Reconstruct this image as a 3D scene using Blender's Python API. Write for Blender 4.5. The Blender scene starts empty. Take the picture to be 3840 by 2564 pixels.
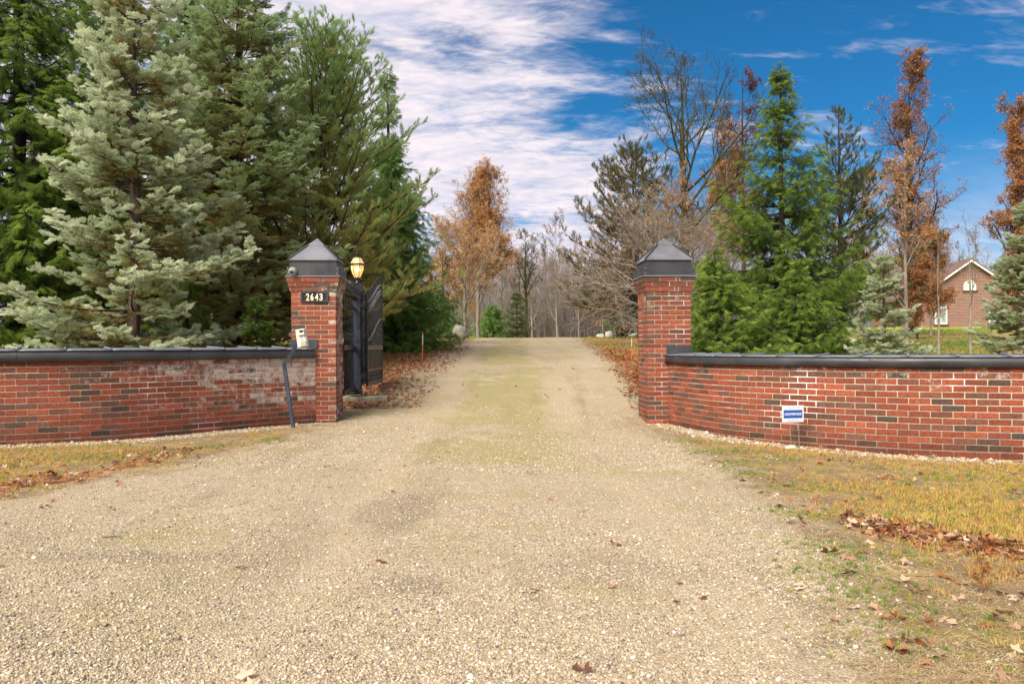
import bpy, bmesh, math, random
import numpy as np
from mathutils import Vector, Matrix

# ------------------------------------------------------------------ camera, sky, sun, exposure
scene = bpy.context.scene
COL = scene.collection
F = 3000.0            # focal length in pixels of the 3840 wide photograph
CAMZ = 1.10
cam_d = bpy.data.cameras.new("camera"); cam = bpy.data.objects.new("camera", cam_d); COL.objects.link(cam)
cam_d.sensor_width = 36.0; cam_d.lens = F / 3840 * 36.0
cam_d.clip_start = 0.05; cam_d.clip_end = 3000
cam.matrix_world = Matrix.Translation((0, 0, CAMZ)) @ Matrix.Rotation(math.radians(90 + 0.42), 4, 'X') @ Matrix.Rotation(math.radians(-0.30), 4, 'Z')
scene.camera = cam
scene.render.resolution_x = 1024; scene.render.resolution_y = 683
scene.view_settings.view_transform = 'Standard'; scene.view_settings.look = 'None'
scene.view_settings.exposure = 1.0; scene.view_settings.gamma = 1.0
scene.view_settings.use_curve_mapping = False

SUN_EL, SUN_AZ = 42.0, 215.0     # azimuth clockwise from +Y: behind the camera, to the left
world = bpy.data.worlds.new("World"); scene.world = world; world.use_nodes = True
nt = world.node_tree; nt.nodes.clear()
def N(nt, typ, **kw):
    n = nt.nodes.new(typ)
    for k, v in kw.items():
        if k.startswith('i_'):
            n.inputs[k[2:].replace('_', ' ')].default_value = v
        else: setattr(n, k, v)
    return n
def L(nt, a, b): nt.links.new(a, b)
def MATH(nt, op, a, b=None, c=None, clamp=False):
    n = nt.nodes.new('ShaderNodeMath'); n.operation = op; n.use_clamp = clamp
    for i, v in enumerate((a, b, c)):
        if v is None: continue
        if isinstance(v, (int, float)): n.inputs[i].default_value = v
        else: nt.links.new(v, n.inputs[i])
    return n.outputs[0]
def SMOOTH(nt, v, a, b, lo=0.0, hi=1.0):
    n = nt.nodes.new('ShaderNodeMapRange'); n.interpolation_type = 'SMOOTHSTEP'
    nt.links.new(v, n.inputs[0]); n.inputs[1].default_value = a; n.inputs[2].default_value = b
    n.inputs[3].default_value = lo; n.inputs[4].default_value = hi
    return n.outputs[0]
def MIX(nt, f, a, b, blend='MIX'):
    n = nt.nodes.new('ShaderNodeMix'); n.data_type = 'RGBA'; n.blend_type = blend
    if isinstance(f, (int, float)): n.inputs[0].default_value = f
    else: nt.links.new(f, n.inputs[0])
    for i, v in ((6, a), (7, b)):
        if isinstance(v, tuple): n.inputs[i].default_value = (*v[:3], 1)
        else: nt.links.new(v, n.inputs[i])
    return n.outputs[2]
def NOISE(nt, vec, scale, detail=3, rough=.5, dist=0.0, out=0):
    n = nt.nodes.new('ShaderNodeTexNoise'); n.inputs['Scale'].default_value = scale
    n.inputs['Detail'].default_value = detail; n.inputs['Roughness'].default_value = rough
    n.inputs['Distortion'].default_value = dist
    if vec is not None: nt.links.new(vec, n.inputs['Vector'])
    return n.outputs[out]
def RAMP(nt, fac, stops, interp='LINEAR'):
    n = nt.nodes.new('ShaderNodeValToRGB'); n.color_ramp.interpolation = interp
    e = n.color_ramp.elements
    while len(e) < len(stops): e.new(0.5)
    for el, (p, c) in zip(e, stops): el.position = p; el.color = (*c, 1)
    if fac is not None: nt.links.new(fac, n.inputs[0])
    return n.outputs[0]

sky = N(nt, 'ShaderNodeTexSky', sky_type='NISHITA', sun_disc=False, sun_elevation=math.radians(SUN_EL),
        sun_rotation=math.radians(SUN_AZ), altitude=200.0, air_density=1.0, dust_density=0.6, ozone_density=2.5)
geo = N(nt, 'ShaderNodeTexCoord')
sep = N(nt, 'ShaderNodeSeparateXYZ'); L(nt, geo.outputs['Generated'], sep.inputs[0])
dx, dy, dz = sep.outputs
zz = MATH(nt, 'ADD', MATH(nt, 'MAXIMUM', dz, 0.0), 0.26)
comb = N(nt, 'ShaderNodeCombineXYZ'); L(nt, MATH(nt, 'DIVIDE', dx, zz), comb.inputs[0]); L(nt, MATH(nt, 'DIVIDE', dy, zz), comb.inputs[1])
mp = N(nt, 'ShaderNodeMapping'); mp.inputs['Rotation'].default_value = (0, 0, math.radians(48)); mp.inputs['Scale'].default_value = (0.9, 2.1, 1); mp.inputs['Location'].default_value = (0.35, 0.2, 0)
L(nt, comb.outputs[0], mp.inputs[0])
big = NOISE(nt, mp.outputs[0], 1.5, 6, .55, .5)
rip = NOISE(nt, mp.outputs[0], 8.5, 4, .62, .7)
fine = NOISE(nt, mp.outputs[0], 24.0, 3, .6, .5)
az = MATH(nt, 'ARCTAN2', dx, dy)                       # 0 straight ahead, + to the right
# the cloud sheet thins out towards the right, its edge running down to the right; it goes on to the left and overhead
edge = MATH(nt, 'ADD', az, MATH(nt, 'MULTIPLY', dz, 0.42))
cover = SMOOTH(nt, edge, 0.10, 0.38, 1.0, 0.0)
back = SMOOTH(nt, az, 1.0, 2.2, 0.0, 1.0)              # the sheet closes in again behind the camera
cover = MATH(nt, 'MAXIMUM', cover, back)
v = MATH(nt, 'ADD', MATH(nt, 'MULTIPLY', big, 1.5), MATH(nt, 'MULTIPLY', rip, 0.38))
v = MATH(nt, 'ADD', v, MATH(nt, 'MULTIPLY', fine, 0.14))
v = MATH(nt, 'ADD', v, MATH(nt, 'MULTIPLY', cover, 0.37))
dens = SMOOTH(nt, v, 1.02, 1.38, 0.0, 1.0)
low = SMOOTH(nt, dz, 0.02, 0.24, 0.75, 0.0)            # thin veil towards the horizon
dens = MATH(nt, 'MAXIMUM', MATH(nt, 'MULTIPLY', dens, 0.93), MATH(nt, 'MULTIPLY', low, SMOOTH(nt, big, .25, .55)))
blue = MIX(nt, 1.0, sky.outputs[0], (0.075, 0.35, 0.52), 'MULTIPLY')
shade = SMOOTH(nt, MATH(nt, 'ADD', rip, MATH(nt, 'MULTIPLY', fine, .4)), 0.45, 0.95, 0.0, 1.0)
cloudc = MIX(nt, shade, (3.6, 3.6, 4.3), (5.5, 4.85, 5.0))
skyc = MIX(nt, dens, blue, cloudc)
bg = N(nt, 'ShaderNodeBackground'); bg.inputs[1].default_value = 0.10
L(nt, skyc, bg.inputs[0])
wo = N(nt, 'ShaderNodeOutputWorld'); L(nt, bg.outputs[0], wo.inputs[0])

sun_d = bpy.data.lights.new("sun", 'SUN'); sun_d.energy = 3.4; sun_d.angle = math.radians(40); sun_d.color = (1.0, 0.90, 0.74)
sun = bpy.data.objects.new("sun", sun_d); COL.objects.link(sun)
sa, se = math.radians(SUN_AZ), math.radians(SUN_EL)
sd = Vector((math.sin(sa) * math.cos(se), math.cos(sa) * math.cos(se), math.sin(se)))
sun.rotation_euler = sd.to_track_quat('Z', 'Y').to_euler()

# ------------------------------------------------------------------ helpers
def X(px, Z): return (px - 1920.0) / F * Z
def ZH(px, py, Z): return CAMZ + (1304.0 - 0.0053 * (px - 1920) - py) / F * Z      # height of a pixel at depth Z
_py = np.array([-5, 0, 9, 11.4, 12.4, 13.5, 16.2, 19, 22.6, 30, 38, 46, 60, 90, 200, 900.])
_pz = np.array([0, 0, 0, 0.0, .09, .21, .50, .73, .95, 1.30, 1.55, 1.68, 1.76, 1.8, 2.0, 2.0])
_gx = np.array([-12, -5.65, -2.8, 0, 1.9, 5.2, 12.])
_gz = np.array([.06, .05, .05, .02, .0, -.07, -.12])
def ter(x, y):
    x = np.asarray(x, float); y = np.asarray(y, float)
    z = np.interp(y, _py, _pz)
    z = z + np.interp(x, _gx, _gz) * np.clip((22 - y) / 10, 0, 1)
    r = np.clip((x - 6) / 10, 0, 1) * np.clip((y - 28) / 40, 0, 1.1)
    z = z + r * 0.92
    z = z - 0.02 * np.clip((np.abs(x) - 2.6) / 2, 0, 1) * np.clip((y - 12.5) / 3, 0, 1)
    z = z + 0.012 * np.sin(x * 1.3 + 0.7 * y) * np.cos(y * 0.9 - x * .4)
    return z
def terf(x, y): return float(ter(x, y))

def tag(o, label=None, cat=None, group=None, kind=None):
    if label: o['label'] = label
    if cat: o['category'] = cat
    if group: o['group'] = group
    if kind: o['kind'] = kind
    return o
def link(name, me, parent=None, mat=None, loc=None):
    o = bpy.data.objects.new(name, me); COL.objects.link(o)
    if parent is not None: o.parent = parent
    if mat is not None and me is not None and len(me.materials) == 0: me.materials.append(mat)
    if loc is not None: o.location = loc
    return o
def thing(name, label, cat, loc=(0, 0, 0), rz=0, group=None):
    o = bpy.data.objects.new(name, None); COL.objects.link(o); o.empty_display_size = .2
    o.location = loc; o.rotation_euler = (0, 0, rz)
    return tag(o, label, cat, group)

class MB:
    def __init__(s): s.v = []; s.f = []; s.m = []; s.mi = 0
    def add(s, vs, fs):
        b = len(s.v); s.v.extend([tuple(p) for p in vs]); s.f.extend([tuple(i + b for i in f) for f in fs]); s.m.extend([s.mi] * len(fs))
    def box(s, c, d, M=None, bev=0.0):
        hx, hy, hz = d[0] / 2, d[1] / 2, d[2] / 2
        if bev <= 0:
            vs = [Vector((c[0] + a * hx, c[1] + b * hy, c[2] + e * hz)) for e in (-1, 1) for a, b in ((-1, -1), (1, -1), (1, 1), (-1, 1))]
            fs = [(0, 3, 2, 1), (4, 5, 6, 7), (0, 1, 5, 4), (1, 2, 6, 5), (2, 3, 7, 6), (3, 0, 4, 7)]
            if M is not None: vs = [M @ p for p in vs]
            s.add(vs, fs); return
        vs = []
        for e, k in ((-1, bev), (-1, 0), (1, 0), (1, bev)):
            z = c[2] + e * hz + (-e * bev if k == 0 else 0)
            for a, b in ((-1, -1), (1, -1), (1, 1), (-1, 1)):
                vs.append(Vector((c[0] + a * (hx - k), c[1] + b * (hy - k), z)))
        fs = [(0, 3, 2, 1), (12, 13, 14, 15)]
        for l in range(3):
            for i in range(4):
                j = (i + 1) % 4; fs.append((l * 4 + i, l * 4 + j, l * 4 + 4 + j, l * 4 + 4 + i))
        if M is not None: vs = [M @ p for p in vs]
        s.add(vs, fs)
    def tube(s, pts, r, n=8, cap=True):
        pts = [Vector(p) for p in pts]; rs = r if isinstance(r, (list, tuple)) else [r] * len(pts)
        prev = None; base = len(s.v); m = len(pts)
        for i, p in enumerate(pts):
            t = (pts[min(i + 1, m - 1)] - pts[max(i - 1, 0)])
            if t.length < 1e-9: t = Vector((0, 0, 1))
            t.normalize()
            a = prev if prev is not None else (Vector((1, 0, 0)) if abs(t.x) < .9 else Vector((0, 1, 0)))
            u = (a - t * a.dot(t)).normalized(); w = t.cross(u); prev = u
            for k in range(n):
                an = 2 * math.pi * k / n + (math.pi / n if n == 4 else 0)
                s.v.append(tuple(p + (u * math.cos(an) + w * math.sin(an)) * rs[i]))
        for i in range(m - 1):
            for k in range(n):
                k2 = (k + 1) % n; s.f.append((base + i * n + k, base + i * n + k2, base + (i + 1) * n + k2, base + (i + 1) * n + k)); s.m.append(s.mi)
        if cap:
            s.f.append(tuple(base + k for k in reversed(range(n)))); s.m.append(s.mi)
            s.f.append(tuple(base + (m - 1) * n + k for k in range(n))); s.m.append(s.mi)
    def lathe(s, prof, c=(0, 0, 0), n=16, M=None):
        base = len(s.v)
        for (r, z) in prof:
            for k in range(n):
                an = 2 * math.pi * k / n; p = Vector((c[0] + r * math.cos(an), c[1] + r * math.sin(an), c[2] + z))
                s.v.append(tuple(M @ p if M is not None else p))
        for i in range(len(prof) - 1):
            for k in range(n):
                k2 = (k + 1) % n; s.f.append((base + i * n + k, base + i * n + k2, base + (i + 1) * n + k2, base + (i + 1) * n + k)); s.m.append(s.mi)
        s.f.append(tuple(base + k for k in reversed(range(n)))); s.m.append(s.mi)
        s.f.append(tuple(base + (len(prof) - 1) * n + k for k in range(n))); s.m.append(s.mi)
    def mesh(s, name, *mats, smooth=False):
        me = bpy.data.meshes.new(name); me.from_pydata(s.v, [], s.f)
        for m in mats: me.materials.append(m)
        if len(mats) > 1: me.polygons.foreach_set('material_index', s.m)
        if smooth: me.polygons.foreach_set('use_smooth', [True] * len(s.f))
        me.update(); return me
    def build(s, name, mat, parent=None, loc=None, smooth=False):
        mats = mat if isinstance(mat, (list, tuple)) else [mat]
        return link(name, s.mesh(name, *mats, smooth=smooth), parent, loc=loc)

def np_mesh(name, V, Fc, mat=None, smooth=False):
    """V (n,3), Fc (m,k) with k = 3 or 4"""
    V = np.ascontiguousarray(V, np.float32); Fc = np.ascontiguousarray(Fc, np.int32)
    me = bpy.data.meshes.new(name); k = Fc.shape[1]
    me.vertices.add(len(V)); me.vertices.foreach_set('co', V.ravel())
    me.loops.add(Fc.size); me.loops.foreach_set('vertex_index', Fc.ravel())
    me.polygons.add(len(Fc)); me.polygons.foreach_set('loop_start', np.arange(0, Fc.size, k, dtype=np.int32))
    me.polygons.foreach_set('loop_total', np.full(len(Fc), k, np.int32))
    if smooth: me.polygons.foreach_set('use_smooth', np.ones(len(Fc), bool))
    me.update(calc_edges=True)
    if mat: me.materials.append(mat)
    return me

def norm(a): return a / np.maximum(np.linalg.norm(a, axis=-1, keepdims=True), 1e-9)
def tubes(batches, sides=4):
    """list of (P (M,n,3), R (M,n)) -> V, F"""
    Vs, Fs, off = [], [], 0
    for P, R in batches:
        M, n, _ = P.shape
        if M == 0: continue
        T = np.empty_like(P); T[:, 1:-1] = P[:, 2:] - P[:, :-2]; T[:, 0] = P[:, 1] - P[:, 0]; T[:, -1] = P[:, -1] - P[:, -2]; T = norm(T)
        ref = np.where(np.abs(T[:, :1, 2:3]) > .8, np.array([1., 0, 0]), np.array([0, 0, 1.])) * np.ones_like(T)
        U = norm(ref - T * (ref * T).sum(-1, keepdims=True)); W = np.cross(T, U)
        sd = sides if R[:, 0].max() > .02 else 3
        an = np.arange(sd) * 2 * math.pi / sd
        V = P[:, :, None] + (U[:, :, None] * np.cos(an)[:, None] + W[:, :, None] * np.sin(an)[:, None]) * R[:, :, None, None]
        idx = off + np.arange(M * n * sd).reshape(M, n, sd)
        a = idx[:, :-1]; b = np.roll(a, -1, 2); c = idx[:, 1:]; d = np.roll(c, -1, 2)
        Fs.append(np.stack([a, b, d, c], -1).reshape(-1, 4)); Vs.append(V.reshape(-1, 3)); off += M * n * sd
    return np.concatenate(Vs), np.concatenate(Fs)

def grow(P, R, k, t0, t1, ang, lr, up, n, rng, wig=.12, rr=.6, rmin=.002, tf=.45, absl=None):
    """k children per parent path; returns (P2, R2)"""
    M, m, _ = P.shape
    t = (t0 + (t1 - t0) * (np.arange(k)[None] + rng.random((M, k))) / k).clip(0, .999)
    s = t * (m - 1); i = s.astype(int); f = (s - i)[..., None]; mi = np.arange(M)[:, None]
    S = P[mi, i] * (1 - f) + P[mi, i + 1] * f; T = norm(P[mi, i + 1] - P[mi, i])
    r0 = (R[mi, i] * (1 - f[..., 0]) + R[mi, i + 1] * f[..., 0]) * rr
    Lp = np.linalg.norm(P[:, 1:] - P[:, :-1], axis=-1).sum(1)[:, None]
    q = rng.normal(size=(M, k, 3)); q = norm(q - T * (q * T).sum(-1, keepdims=True))
    a = np.radians(rng.uniform(ang[0], ang[1], (M, k)))[..., None]
    D = norm(T * np.cos(a) + q * np.sin(a))
    ln = (absl if absl else Lp * lr) * rng.uniform(.6, 1.15, (M, k)) * (1 - tf * (t - t0) / max(t1 - t0, 1e-3))
    D = D.reshape(-1, 3); S = S.reshape(-1, 3); ln = ln.reshape(-1); r0 = np.maximum(r0.reshape(-1), rmin)
    Q = np.empty((len(D), n, 3)); Q[:, 0] = S; st = (ln / (n - 1))[:, None]
    for j in range(1, n):
        D = norm(D + rng.normal(size=D.shape) * wig + np.array([0, 0, up]) / n)
        Q[:, j] = Q[:, j - 1] + D * st
    RR = r0[:, None] * np.linspace(1, .35, n)[None]; RR = np.maximum(RR, rmin * .6)
    return Q, RR

def euler_from(D, Nn):
    """columns X=D, Z~Nn -> xyz euler"""
    Xa = norm(D); Za = norm(Nn - Xa * (Nn * Xa).sum(-1, keepdims=True)); Ya = np.cross(Za, Xa)
    ry = -np.arcsin(np.clip(Xa[:, 2], -1, 1)); rx = np.arctan2(Ya[:, 2], Za[:, 2]); rz = np.arctan2(Xa[:, 1], Xa[:, 0])
    return np.stack([rx, ry, rz], 1)

_gn = {}
def gn_group(templates):
    key = tuple(t.name for t in templates)
    if key in _gn: return _gn[key]
    g = bpy.data.node_groups.new('scatter', 'GeometryNodeTree')
    g.interface.new_socket('Geometry', in_out='INPUT', socket_type='NodeSocketGeometry')
    g.interface.new_socket('Geometry', in_out='OUTPUT', socket_type='NodeSocketGeometry')
    gi = g.nodes.new('NodeGroupInput'); go = g.nodes.new('NodeGroupOutput')
    iop = g.nodes.new('GeometryNodeInstanceOnPoints')
    jn = g.nodes.new('GeometryNodeGeometryToInstance')
    for t in reversed(templates):
        oi = g.nodes.new('GeometryNodeObjectInfo'); oi.inputs['Object'].default_value = t; oi.inputs['As Instance'].default_value = False
        g.links.new(oi.outputs['Geometry'], jn.inputs[0])
    def attr(nm, ty):
        a = g.nodes.new('GeometryNodeInputNamedAttribute'); a.data_type = ty; a.inputs['Name'].default_value = nm; return a.outputs['Attribute']
    g.links.new(gi.outputs[0], iop.inputs['Points']); g.links.new(jn.outputs[0], iop.inputs['Instance'])
    iop.inputs['Pick Instance'].default_value = True
    g.links.new(attr('pick', 'INT'), iop.inputs['Instance Index'])
    e2r = g.nodes.new('FunctionNodeEulerToRotation'); g.links.new(attr('rot', 'FLOAT_VECTOR'), e2r.inputs[0])
    g.links.new(e2r.outputs[0], iop.inputs['Rotation']); g.links.new(attr('scl', 'FLOAT_VECTOR'), iop.inputs['Scale'])
    g.links.new(iop.outputs[0], go.inputs[0])
    _gn[key] = g; return g
def scatter(name, P, rot, scl, tint, templates, parent=None, rng=None, pick=None):
    n = len(P); me = bpy.data.meshes.new(name); me.vertices.add(n); me.vertices.foreach_set('co', np.ascontiguousarray(P, np.float32).ravel())
    if scl.ndim == 1: scl = np.repeat(scl[:, None], 3, 1)
    if pick is None: pick = (rng or np.random.default_rng(1)).integers(0, len(templates), n)
    for nm, ty, arr, key in (('rot', 'FLOAT_VECTOR', rot, 'vector'), ('scl', 'FLOAT_VECTOR', scl, 'vector'), ('tint', 'FLOAT', tint, 'value'), ('pick', 'INT', pick, 'value')):
        a = me.attributes.new(nm, ty, 'POINT'); a.data.foreach_set(key, np.ascontiguousarray(arr, np.int32 if ty == 'INT' else np.float32).ravel())
    me.update(); o = link(name, me, parent)
    md = o.modifiers.new('scatter', 'NODES'); md.node_group = gn_group(templates)
    o['kind'] = 'stuff'
    return o
def template(name, V, Fc, mat, smooth=False):
    return bpy.data.objects.new(name, np_mesh(name, V, Fc, mat, smooth))     # never linked to the scene

# ------------------------------------------------------------------ materials
def newmat(name):
    m = bpy.data.materials.new(name); m.use_nodes = True; nt = m.node_tree
    return m, nt, nt.nodes['Principled BSDF']
def simple(name, c, rough=.6, var=.12, scale=8., metal=0., bump=0., spec=.5, detail=4):
    m, nt, b = newmat(name)
    tc = N(nt, 'ShaderNodeTexCoord'); g = N(nt, 'ShaderNodeNewGeometry')
    n = NOISE(nt, g.outputs['Position'], scale, detail, .6)
    lo = tuple(x * (1 - var) for x in c); hi = tuple(min(1, x * (1 + var)) for x in c)
    L(nt, RAMP(nt, n, [(.3, lo), (.7, hi)]), b.inputs['Base Color'])
    b.inputs['Roughness'].default_value = rough; b.inputs['Metallic'].default_value = metal
    b.inputs['Specular IOR Level'].default_value = spec
    r = SMOOTH(nt, NOISE(nt, g.outputs['Position'], scale * 2.3, 3), .3, .7, max(.05, rough - .1), min(1, rough + .1)); L(nt, r, b.inputs['Roughness'])
    if bump:
        bp = N(nt, 'ShaderNodeBump'); bp.inputs['Strength'].default_value = bump; bp.inputs['Distance'].default_value = .01
        L(nt, NOISE(nt, g.outputs['Position'], scale * 6, 4), bp.inputs['Height']); L(nt, bp.outputs[0], b.inputs['Normal'])
    return m
def foliage(name, stops, rough=.65, trans=.45, inst=True, spec=.25):
    m, nt, b = newmat(name)
    a = N(nt, 'ShaderNodeAttribute', attribute_name='tint', attribute_type='INSTANCER' if inst else 'GEOMETRY')
    g = N(nt, 'ShaderNodeNewGeometry')
    f = MATH(nt, 'ADD', a.outputs['Fac'], MATH(nt, 'MULTIPLY', MATH(nt, 'SUBTRACT', NOISE(nt, g.outputs['Position'], 9.0, 3), .5), .35))
    c = RAMP(nt, f, stops); L(nt, c, b.inputs['Base Color'])
    b.inputs['Roughness'].default_value = rough; b.inputs['Specular IOR Level'].default_value = spec
    tr = N(nt, 'ShaderNodeBsdfTranslucent'); L(nt, c, tr.inputs[0])
    mx = N(nt, 'ShaderNodeMixShader'); mx.inputs[0].default_value = trans
    L(nt, b.outputs[0], mx.inputs[1]); L(nt, tr.outputs[0], mx.inputs[2]); L(nt, mx.outputs[0], nt.nodes['Material Output'].inputs[0])
    return m
def bark(name, c1, c2, scale=14.):
    m, nt, b = newmat(name); g = N(nt, 'ShaderNodeNewGeometry')
    mpn = N(nt, 'ShaderNodeMapping'); mpn.inputs['Scale'].default_value = (1, 1, .3); L(nt, g.outputs['Position'], mpn.inputs[0])
    n = NOISE(nt, mpn.outputs[0], scale, 5, .65)
    L(nt, RAMP(nt, n, [(.35, c1), (.68, c2)]), b.inputs['Base Color']); b.inputs['Roughness'].default_value = .9
    b.inputs['Specular IOR Level'].default_value = .15
    bp = N(nt, 'ShaderNodeBump'); bp.inputs['Distance'].default_value = .02; L(nt, n, bp.inputs['Height']); L(nt, bp.outputs[0], b.inputs['Normal'])
    return m

def brick_material(name, mode):
    m, nt, b = newmat(name); g = N(nt, 'ShaderNodeNewGeometry'); pos = g.outputs['Position']
    if mode == 'object':
        oi = N(nt, 'ShaderNodeObjectInfo'); colr, eff = oi.outputs['Color'], oi.outputs['Alpha']
    else:
        a = N(nt, 'ShaderNodeAttribute', attribute_name='bcol'); colr, eff = a.outputs['Color'], a.outputs['Alpha']
    n1 = NOISE(nt, pos, 42., 5, .65); n2 = NOISE(nt, pos, 8., 3)
    c = MIX(nt, SMOOTH(nt, n1, .35, .75), colr, MIX(nt, 1.0, colr, (.55, .5, .5), 'MULTIPLY'))
    c = MIX(nt, SMOOTH(nt, n2, .5, .8, 0, .35), c, (.10, .055, .045))
    mpn = N(nt, 'ShaderNodeMapping'); mpn.inputs['Scale'].default_value = (1, 1, 1.6); L(nt, pos, mpn.inputs[0])
    e1 = NOISE(nt, mpn.outputs[0], 55., 5, .75, .3); e2 = NOISE(nt, pos, 12., 3, .6)
    ev = MATH(nt, 'ADD', MATH(nt, 'MULTIPLY', e1, .75), MATH(nt, 'MULTIPLY', e2, .5))
    th = MATH(nt, 'SUBTRACT', .90, MATH(nt, 'MULTIPLY', eff, .42))
    mask = MATH(nt, 'MULTIPLY', MATH(nt, 'SUBTRACT', ev, th), 7.0, clamp=True)
    c = MIX(nt, MATH(nt, 'MULTIPLY', mask, .8), c, (.60, .55, .50))
    L(nt, c, b.inputs['Base Color']); b.inputs['Roughness'].default_value = .85; b.inputs['Specular IOR Level'].default_value = .25
    bp = N(nt, 'ShaderNodeBump'); bp.inputs['Distance'].default_value = .004; bp.inputs['Strength'].default_value = .8
    L(nt, n1, bp.inputs['Height']); L(nt, bp.outputs[0], b.inputs['Normal'])
    return m
M = {}
M['brick'] = brick_material('brick', 'object'); M['brick_attr'] = brick_material('brick_merged', 'attr')
def mortar():
    m, nt, b = newmat('mortar'); g = N(nt, 'ShaderNodeNewGeometry'); pos = g.outputs['Position']
    n = NOISE(nt, pos, 5., 4); n2 = NOISE(nt, pos, 1.7, 3)
    c = RAMP(nt, n, [(.3, (.33, .275, .20)), (.7, (.48, .41, .31))])
    c = MIX(nt, SMOOTH(nt, n2, .56, .68), c, (.75, .74, .72))
    c = MIX(nt, SMOOTH(nt, NOISE(nt, pos, 60., 3), .55, .75, 0, .5), c, (.30, .25, .2))
    L(nt, c, b.inputs['Base Color']); b.inputs['Roughness'].default_value = .95
    bp = N(nt, 'ShaderNodeBump'); bp.inputs['Distance'].default_value = .004; L(nt, NOISE(nt, pos, 120., 3), bp.inputs['Height']); L(nt, bp.outputs[0], b.inputs['Normal'])
    return m
M['mortar'] = mortar()
M['metal'] = simple('charcoal sheet metal', (.040, .043, .050), .42, .45, 2.2, spec=.5, detail=6)
M['metal_top'] = simple('weathered sheet metal', (.135, .142, .165), .42, .35, 2.6, spec=.6)
M['flange'] = simple('drip edge metal', (.17, .19, .225), .35, .2, 4., spec=.6)
M['black'] = simple('black paint', (.012, .013, .016), .32, .3, 6., spec=.55)
M['bronze'] = simple('faded bronze paint', (.15, .125, .10), .5, .2, 5.)
M['blackblue'] = simple('blue black paint', (.018, .026, .042), .42, .35, 7., spec=.5)
M['postblue'] = simple('slate blue paint', (.035, .055, .085), .5, .3, 9., spec=.4)
M['cream'] = simple('aged white plastic', (.56, .54, .46), .45, .08, 8.)
M['creamd'] = simple('grey plastic', (.30, .29, .25), .5, .1, 8.)
M['darkglass'] = simple('dark lens', (.02, .02, .022), .15, .2, 8.)
M['number'] = simple('ivory numerals', (.72, .66, .52), .5, .05, 8.)
M['white'] = simple('white sign face', (.74, .76, .78), .45, .05, 8.)
M['signblue'] = simple('blue print', (.010, .085, .40), .45, .08, 30.)
M['signgrey'] = simple('grey print', (.28, .32, .36), .6, .1, 30.)
M['wire'] = simple('galvanised wire', (.38, .39, .40), .4, .1, 20., metal=.5)
M['concrete'] = simple('mossy concrete', (.26, .25, .17), .9, .3, 7., bump=.5)
M['stone'] = simple('field stone', (.34, .32, .26), .9, .35, 2.2, bump=.8)
M['palestone'] = simple('pale stone', (.62, .60, .56), .85, .25, 3., bump=.8)
M['whitewood'] = simple('white trim', (.72, .72, .70), .6, .06, 3.)
M['roofing'] = simple('brown shingles', (.16, .10, .09), .85, .25, 6.)
M['pane'] = simple('window glass', (.22, .27, .30), .12, .4, .6, spec=.8)
M['orange'] = simple('orange stake', (.65, .13, .03), .6, .1, 5.)
M['bark_brown'] = bark('brown bark', (.035, .025, .02), (.13, .09, .07))
M['bark_grey'] = bark('grey twig bark', (.14, .115, .105), (.34, .28, .25))
M['bark_pale'] = bark('pale twig bark', (.15, .125, .10), (.36, .31, .26))
M['bark_moss'] = bark('mossy bark', (.030, .028, .015), (.12, .11, .04), 9.)
M['bark_wood'] = bark('woodland bark', (.17, .145, .14), (.36, .31, .30))
M['bark_dark'] = bark('dark bark', (.02, .016, .014), (.07, .055, .045))
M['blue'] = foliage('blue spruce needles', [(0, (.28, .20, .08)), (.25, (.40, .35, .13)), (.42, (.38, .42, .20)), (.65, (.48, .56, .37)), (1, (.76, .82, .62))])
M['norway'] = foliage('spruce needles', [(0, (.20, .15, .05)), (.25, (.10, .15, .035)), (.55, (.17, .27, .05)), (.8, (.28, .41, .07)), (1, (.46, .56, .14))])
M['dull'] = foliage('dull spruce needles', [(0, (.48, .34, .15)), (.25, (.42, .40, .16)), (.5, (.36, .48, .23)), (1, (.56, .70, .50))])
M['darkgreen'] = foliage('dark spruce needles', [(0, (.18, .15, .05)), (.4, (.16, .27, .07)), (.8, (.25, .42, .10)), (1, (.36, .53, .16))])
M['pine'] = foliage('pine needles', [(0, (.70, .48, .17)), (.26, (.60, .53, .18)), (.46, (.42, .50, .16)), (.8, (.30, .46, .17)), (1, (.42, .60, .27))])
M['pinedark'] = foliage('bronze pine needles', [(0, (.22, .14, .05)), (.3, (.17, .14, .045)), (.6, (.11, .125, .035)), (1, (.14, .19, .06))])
M['oak'] = foliage('dry oak leaves', [(0, (.15, .07, .035)), (.35, (.31, .15, .065)), (.7, (.54, .26, .085)), (1, (.66, .44, .24))], trans=.3)
M['redleaf'] = foliage('dark dry leaves', [(0, (.06, .02, .015)), (.5, (.17, .05, .03)), (1, (.30, .11, .05))])
M['grass'] = foliage('lawn grass', [(0, (.52, .33, .14)), (.35, (.60, .42, .13)), (.6, (.44, .40, .08)), (.8, (.18, .30, .05)), (1, (.09, .24, .04))], trans=.35)
M['thatch'] = foliage('dry straw', [(0, (.30, .20, .10)), (.5, (.52, .38, .20)), (1, (.68, .56, .34))], trans=.2)
M['litter'] = foliage('leaf litter', [(0, (.07, .03, .02)), (.25, (.20, .075, .035)), (.5, (.38, .13, .04)), (.7, (.34, .20, .13)), (.88, (.48, .33, .22)), (1, (.66, .52, .40))], trans=.1, rough=.75)
M['litter_geo'] = foliage('fallen leaf', [(0, (.09, .035, .02)), (.25, (.24, .08, .035)), (.5, (.42, .14, .04)), (.75, (.42, .27, .17)), (1, (.66, .50, .36))], trans=.1, inst=False, rough=.75)
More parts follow.
